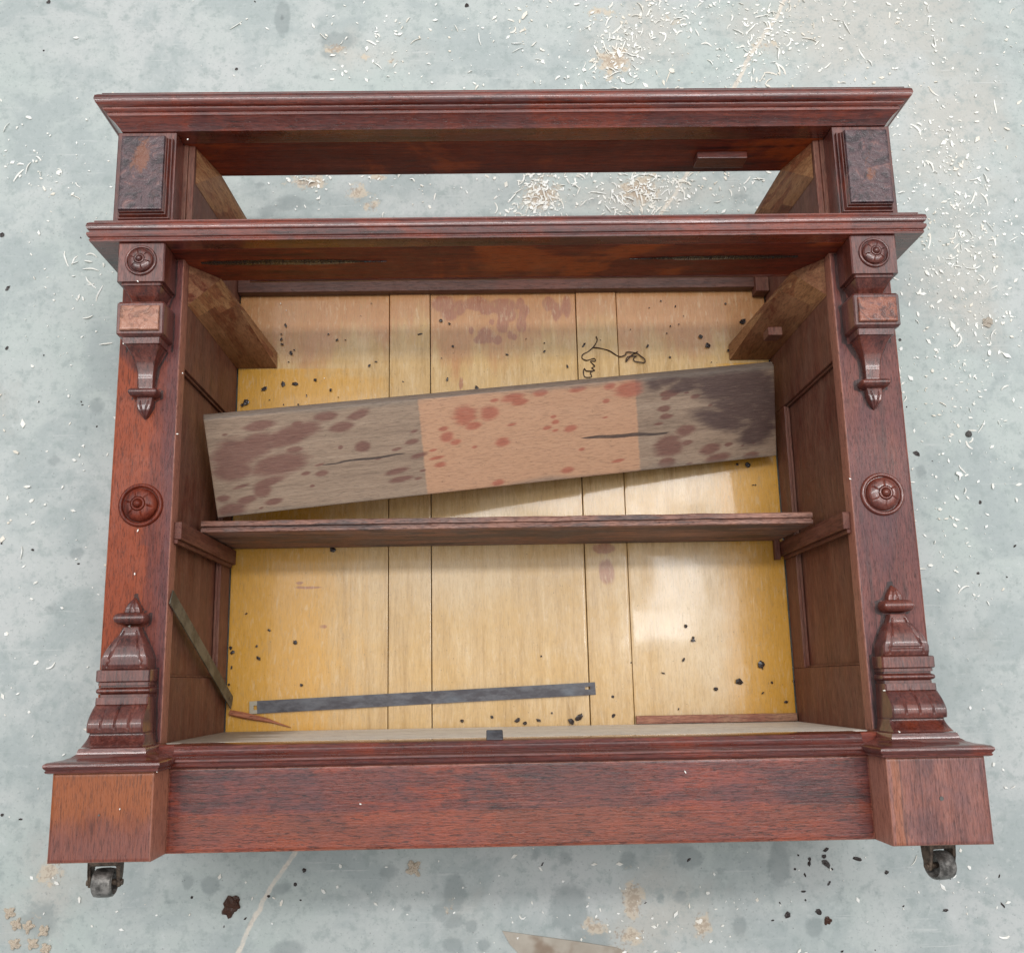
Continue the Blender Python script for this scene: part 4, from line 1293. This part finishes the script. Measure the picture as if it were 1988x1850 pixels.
# ------------------------------------------------------------------ wood shavings
rng = random.Random(3)
V, Fc = [], []
def chip(x, y, z, r):
    k = rng.choice((4, 4, 5))
    a0 = rng.uniform(0, 6.28); el = rng.uniform(1, 2.6); b = len(V); h = rng.uniform(.0004, .0014)
    tx, ty = rng.uniform(-.25, .25), rng.uniform(-.25, .25)
    ca_, sa_ = math.cos(a0), math.sin(a0)
    pts = []
    for i in range(k):
        an = 2 * math.pi * (i + rng.uniform(-.2, .2)) / k
        px, py = r * el * .6 * math.cos(an), r * .6 * math.sin(an)
        pts.append((x + px * ca_ - py * sa_, y + px * sa_ + py * ca_, px * tx + py * ty))
    lo = min(p[2] for p in pts)
    for p in pts: V.append((p[0], p[1], z + .0003 + p[2] - lo))
    for p in pts: V.append((p[0], p[1], z + .0003 + p[2] - lo + h))
    Fc.append(tuple(b + k + i for i in range(k))); Fc.append(tuple(b + i for i in range(k))[::-1])
    for i in range(k): Fc.append((b + i, b + (i + 1) % k, b + k + (i + 1) % k, b + k + i))
def curl(x, y, z, length, w):
    n_ = 9; a = rng.uniform(0, 6.28); cur = rng.gauss(0, .9); b = len(V)
    px, py = x, y; tw = rng.uniform(0, 3); lift = rng.uniform(.0008, .0035)
    for i in range(n_ + 1):
        t = i / n_
        ww = w * (.5 + .5 * math.sin(math.pi * t)) + .0002
        hz = z + .0005 + lift * math.sin(math.pi * t) * .8
        c_, s_ = math.cos(a), math.sin(a)
        tilt = .6 * math.sin(tw + t * 4)
        V.append((px - s_ * ww, py + c_ * ww, hz + abs(ww * tilt) + .0008))
        V.append((px + s_ * ww, py - c_ * ww, hz))
        px += c_ * length / n_; py += s_ * length / n_
        a += cur / n_ + rng.uniform(-.12, .12)
    for i in range(n_): Fc.append((b + 2 * i, b + 2 * i + 1, b + 2 * i + 3, b + 2 * i + 2))
CL = [  # u, v, su, sv, count, curl share
    (1205, 105, 34, 42, 210, .45), (1190, 60, 55, 40, 70, .3), (1300, 30, 40, 28, 130, .4), (1480, 60, 30, 60, 120, .35), (1500, 30, 90, 35, 120, .25), (1460, 150, 45, 35, 90, .35), (1360, 120, 110, 55, 110, .25), (1640, 80, 110, 70, 130, .25), (1800, 60, 120, 70, 110, .25),
    (1045, 375, 26, 32, 260, .35), (1035, 420, 40, 22, 80, .3), (1255, 375, 42, 34, 330, .5), (1350, 360, 70, 40, 110, .3), (1150, 360, 90, 40, 120, .2), (1440, 370, 50, 40, 60, .3), (880, 380, 100, 40, 50, .2), (600, 360, 35, 25, 60, .2), (750, 345, 30, 12, 12, .2),
    (1790, 250, 60, 60, 90, .25), (1810, 330, 60, 60, 90, .25), (1850, 430, 80, 60, 200, .3), (1870, 480, 50, 30, 90, .4), (1900, 400, 60, 60, 80, .25), (1840, 560, 60, 60, 130, .25), (1920, 600, 40, 40, 60, .3), (1870, 680, 60, 45, 70, .35), (1800, 750, 50, 60, 60, .3), (1900, 760, 60, 70, 50, .3), (1950, 850, 40, 60, 30, .3), (1850, 950, 60, 60, 45, .35), (1860, 1100, 60, 60, 40, .35), (1900, 250, 60, 120, 80, .2),
    (740, 85, 70, 30, 50, .35), (960, 60, 90, 45, 80, .25), (1080, 100, 60, 60, 60, .3), (800, 145, 80, 25, 30, .3), (520, 60, 60, 40, 12, .3), (60, 300, 40, 40, 50, .25), (150, 350, 60, 70, 40, .15), (60, 480, 60, 60, 18, .2), (180, 530, 40, 40, 22, .4), (150, 640, 70, 60, 30, .15), (130, 800, 90, 80, 30, .15), (130, 1050, 90, 120, 40, .1), (60, 1300, 60, 120, 20, .2),
    (1800, 1350, 200, 160, 60, .3), (1880, 1500, 80, 80, 30, .3), (1850, 1700, 120, 80, 40, .2), (1500, 1740, 200, 70, 34, .06), (1180, 1740, 130, 70, 40, .06), (880, 1760, 120, 60, 30, .08), (1250, 1800, 100, 40, 30, .05), (500, 1750, 200, 70, 24, .08), (120, 1700, 110, 110, 28, .05), (1000, 900, 900, 800, 260, .06)]
for u, v, su, sv, cnt, cs in CL:
    for _ in range(int(cnt * .82)):
        p = at(rng.gauss(u, su), rng.gauss(v, sv), 0)
        if abs(p.x) > 1.8 or not -1.2 < p.y < 2.5: continue
        if rng.random() < cs * (.8 if p.y > .75 and p.x < .6 else .45): curl(p.x, p.y, 0, rng.choice((.006, .009, .013, .018, .028)) * rng.uniform(.7, 1.25), rng.uniform(.0007, .0015))
        else: chip(p.x, p.y, 0, rng.choice((.0014, .0020, .0028, .0042)) * rng.uniform(.7, 1.25) * (1.6 if rng.random() < .08 else 1))
me = bpy.data.meshes.new('wood_shavings'); me.from_pydata(V, [], Fc); me.update(); me.materials.append(M['chip'])
o = link('wood_shavings', me)
tag(o, 'scattered white wood shavings and chips strewn over the concrete floor', 'wood shavings', None, 'stuff')
# a little sawdust on the cabinet itself
V, Fc = [], []
for (u, v, z) in [(545, 590, .0225), (556, 603, .0225), (795, 829, .0225), (630, 735, .0225), (365, 272, .336), (268, 547, .3722), (240, 668, .362), (252, 1216, .3225), (355, 725, .3225), (233, 1570, .4165), (305, 1497, .42), (262, 1114, .3225), (345, 843, .3225), (268, 1030, .3225), (1716, 1340, .352), (1745, 1420, .38), (1330, 1498, .3645), (700, 1560, .3645), (1650, 930, .3225)]:
    p = at(u, v, z); chip(p.x, p.y, z, .0016)
me = bpy.data.meshes.new('sawdust'); me.from_pydata(V, [], Fc); me.update(); me.materials.append(M['chip'])
o = link('sawdust', me)
tag(o, 'tiny white sawdust specks on the cabinet woodwork and back boards', 'sawdust', None, 'stuff')
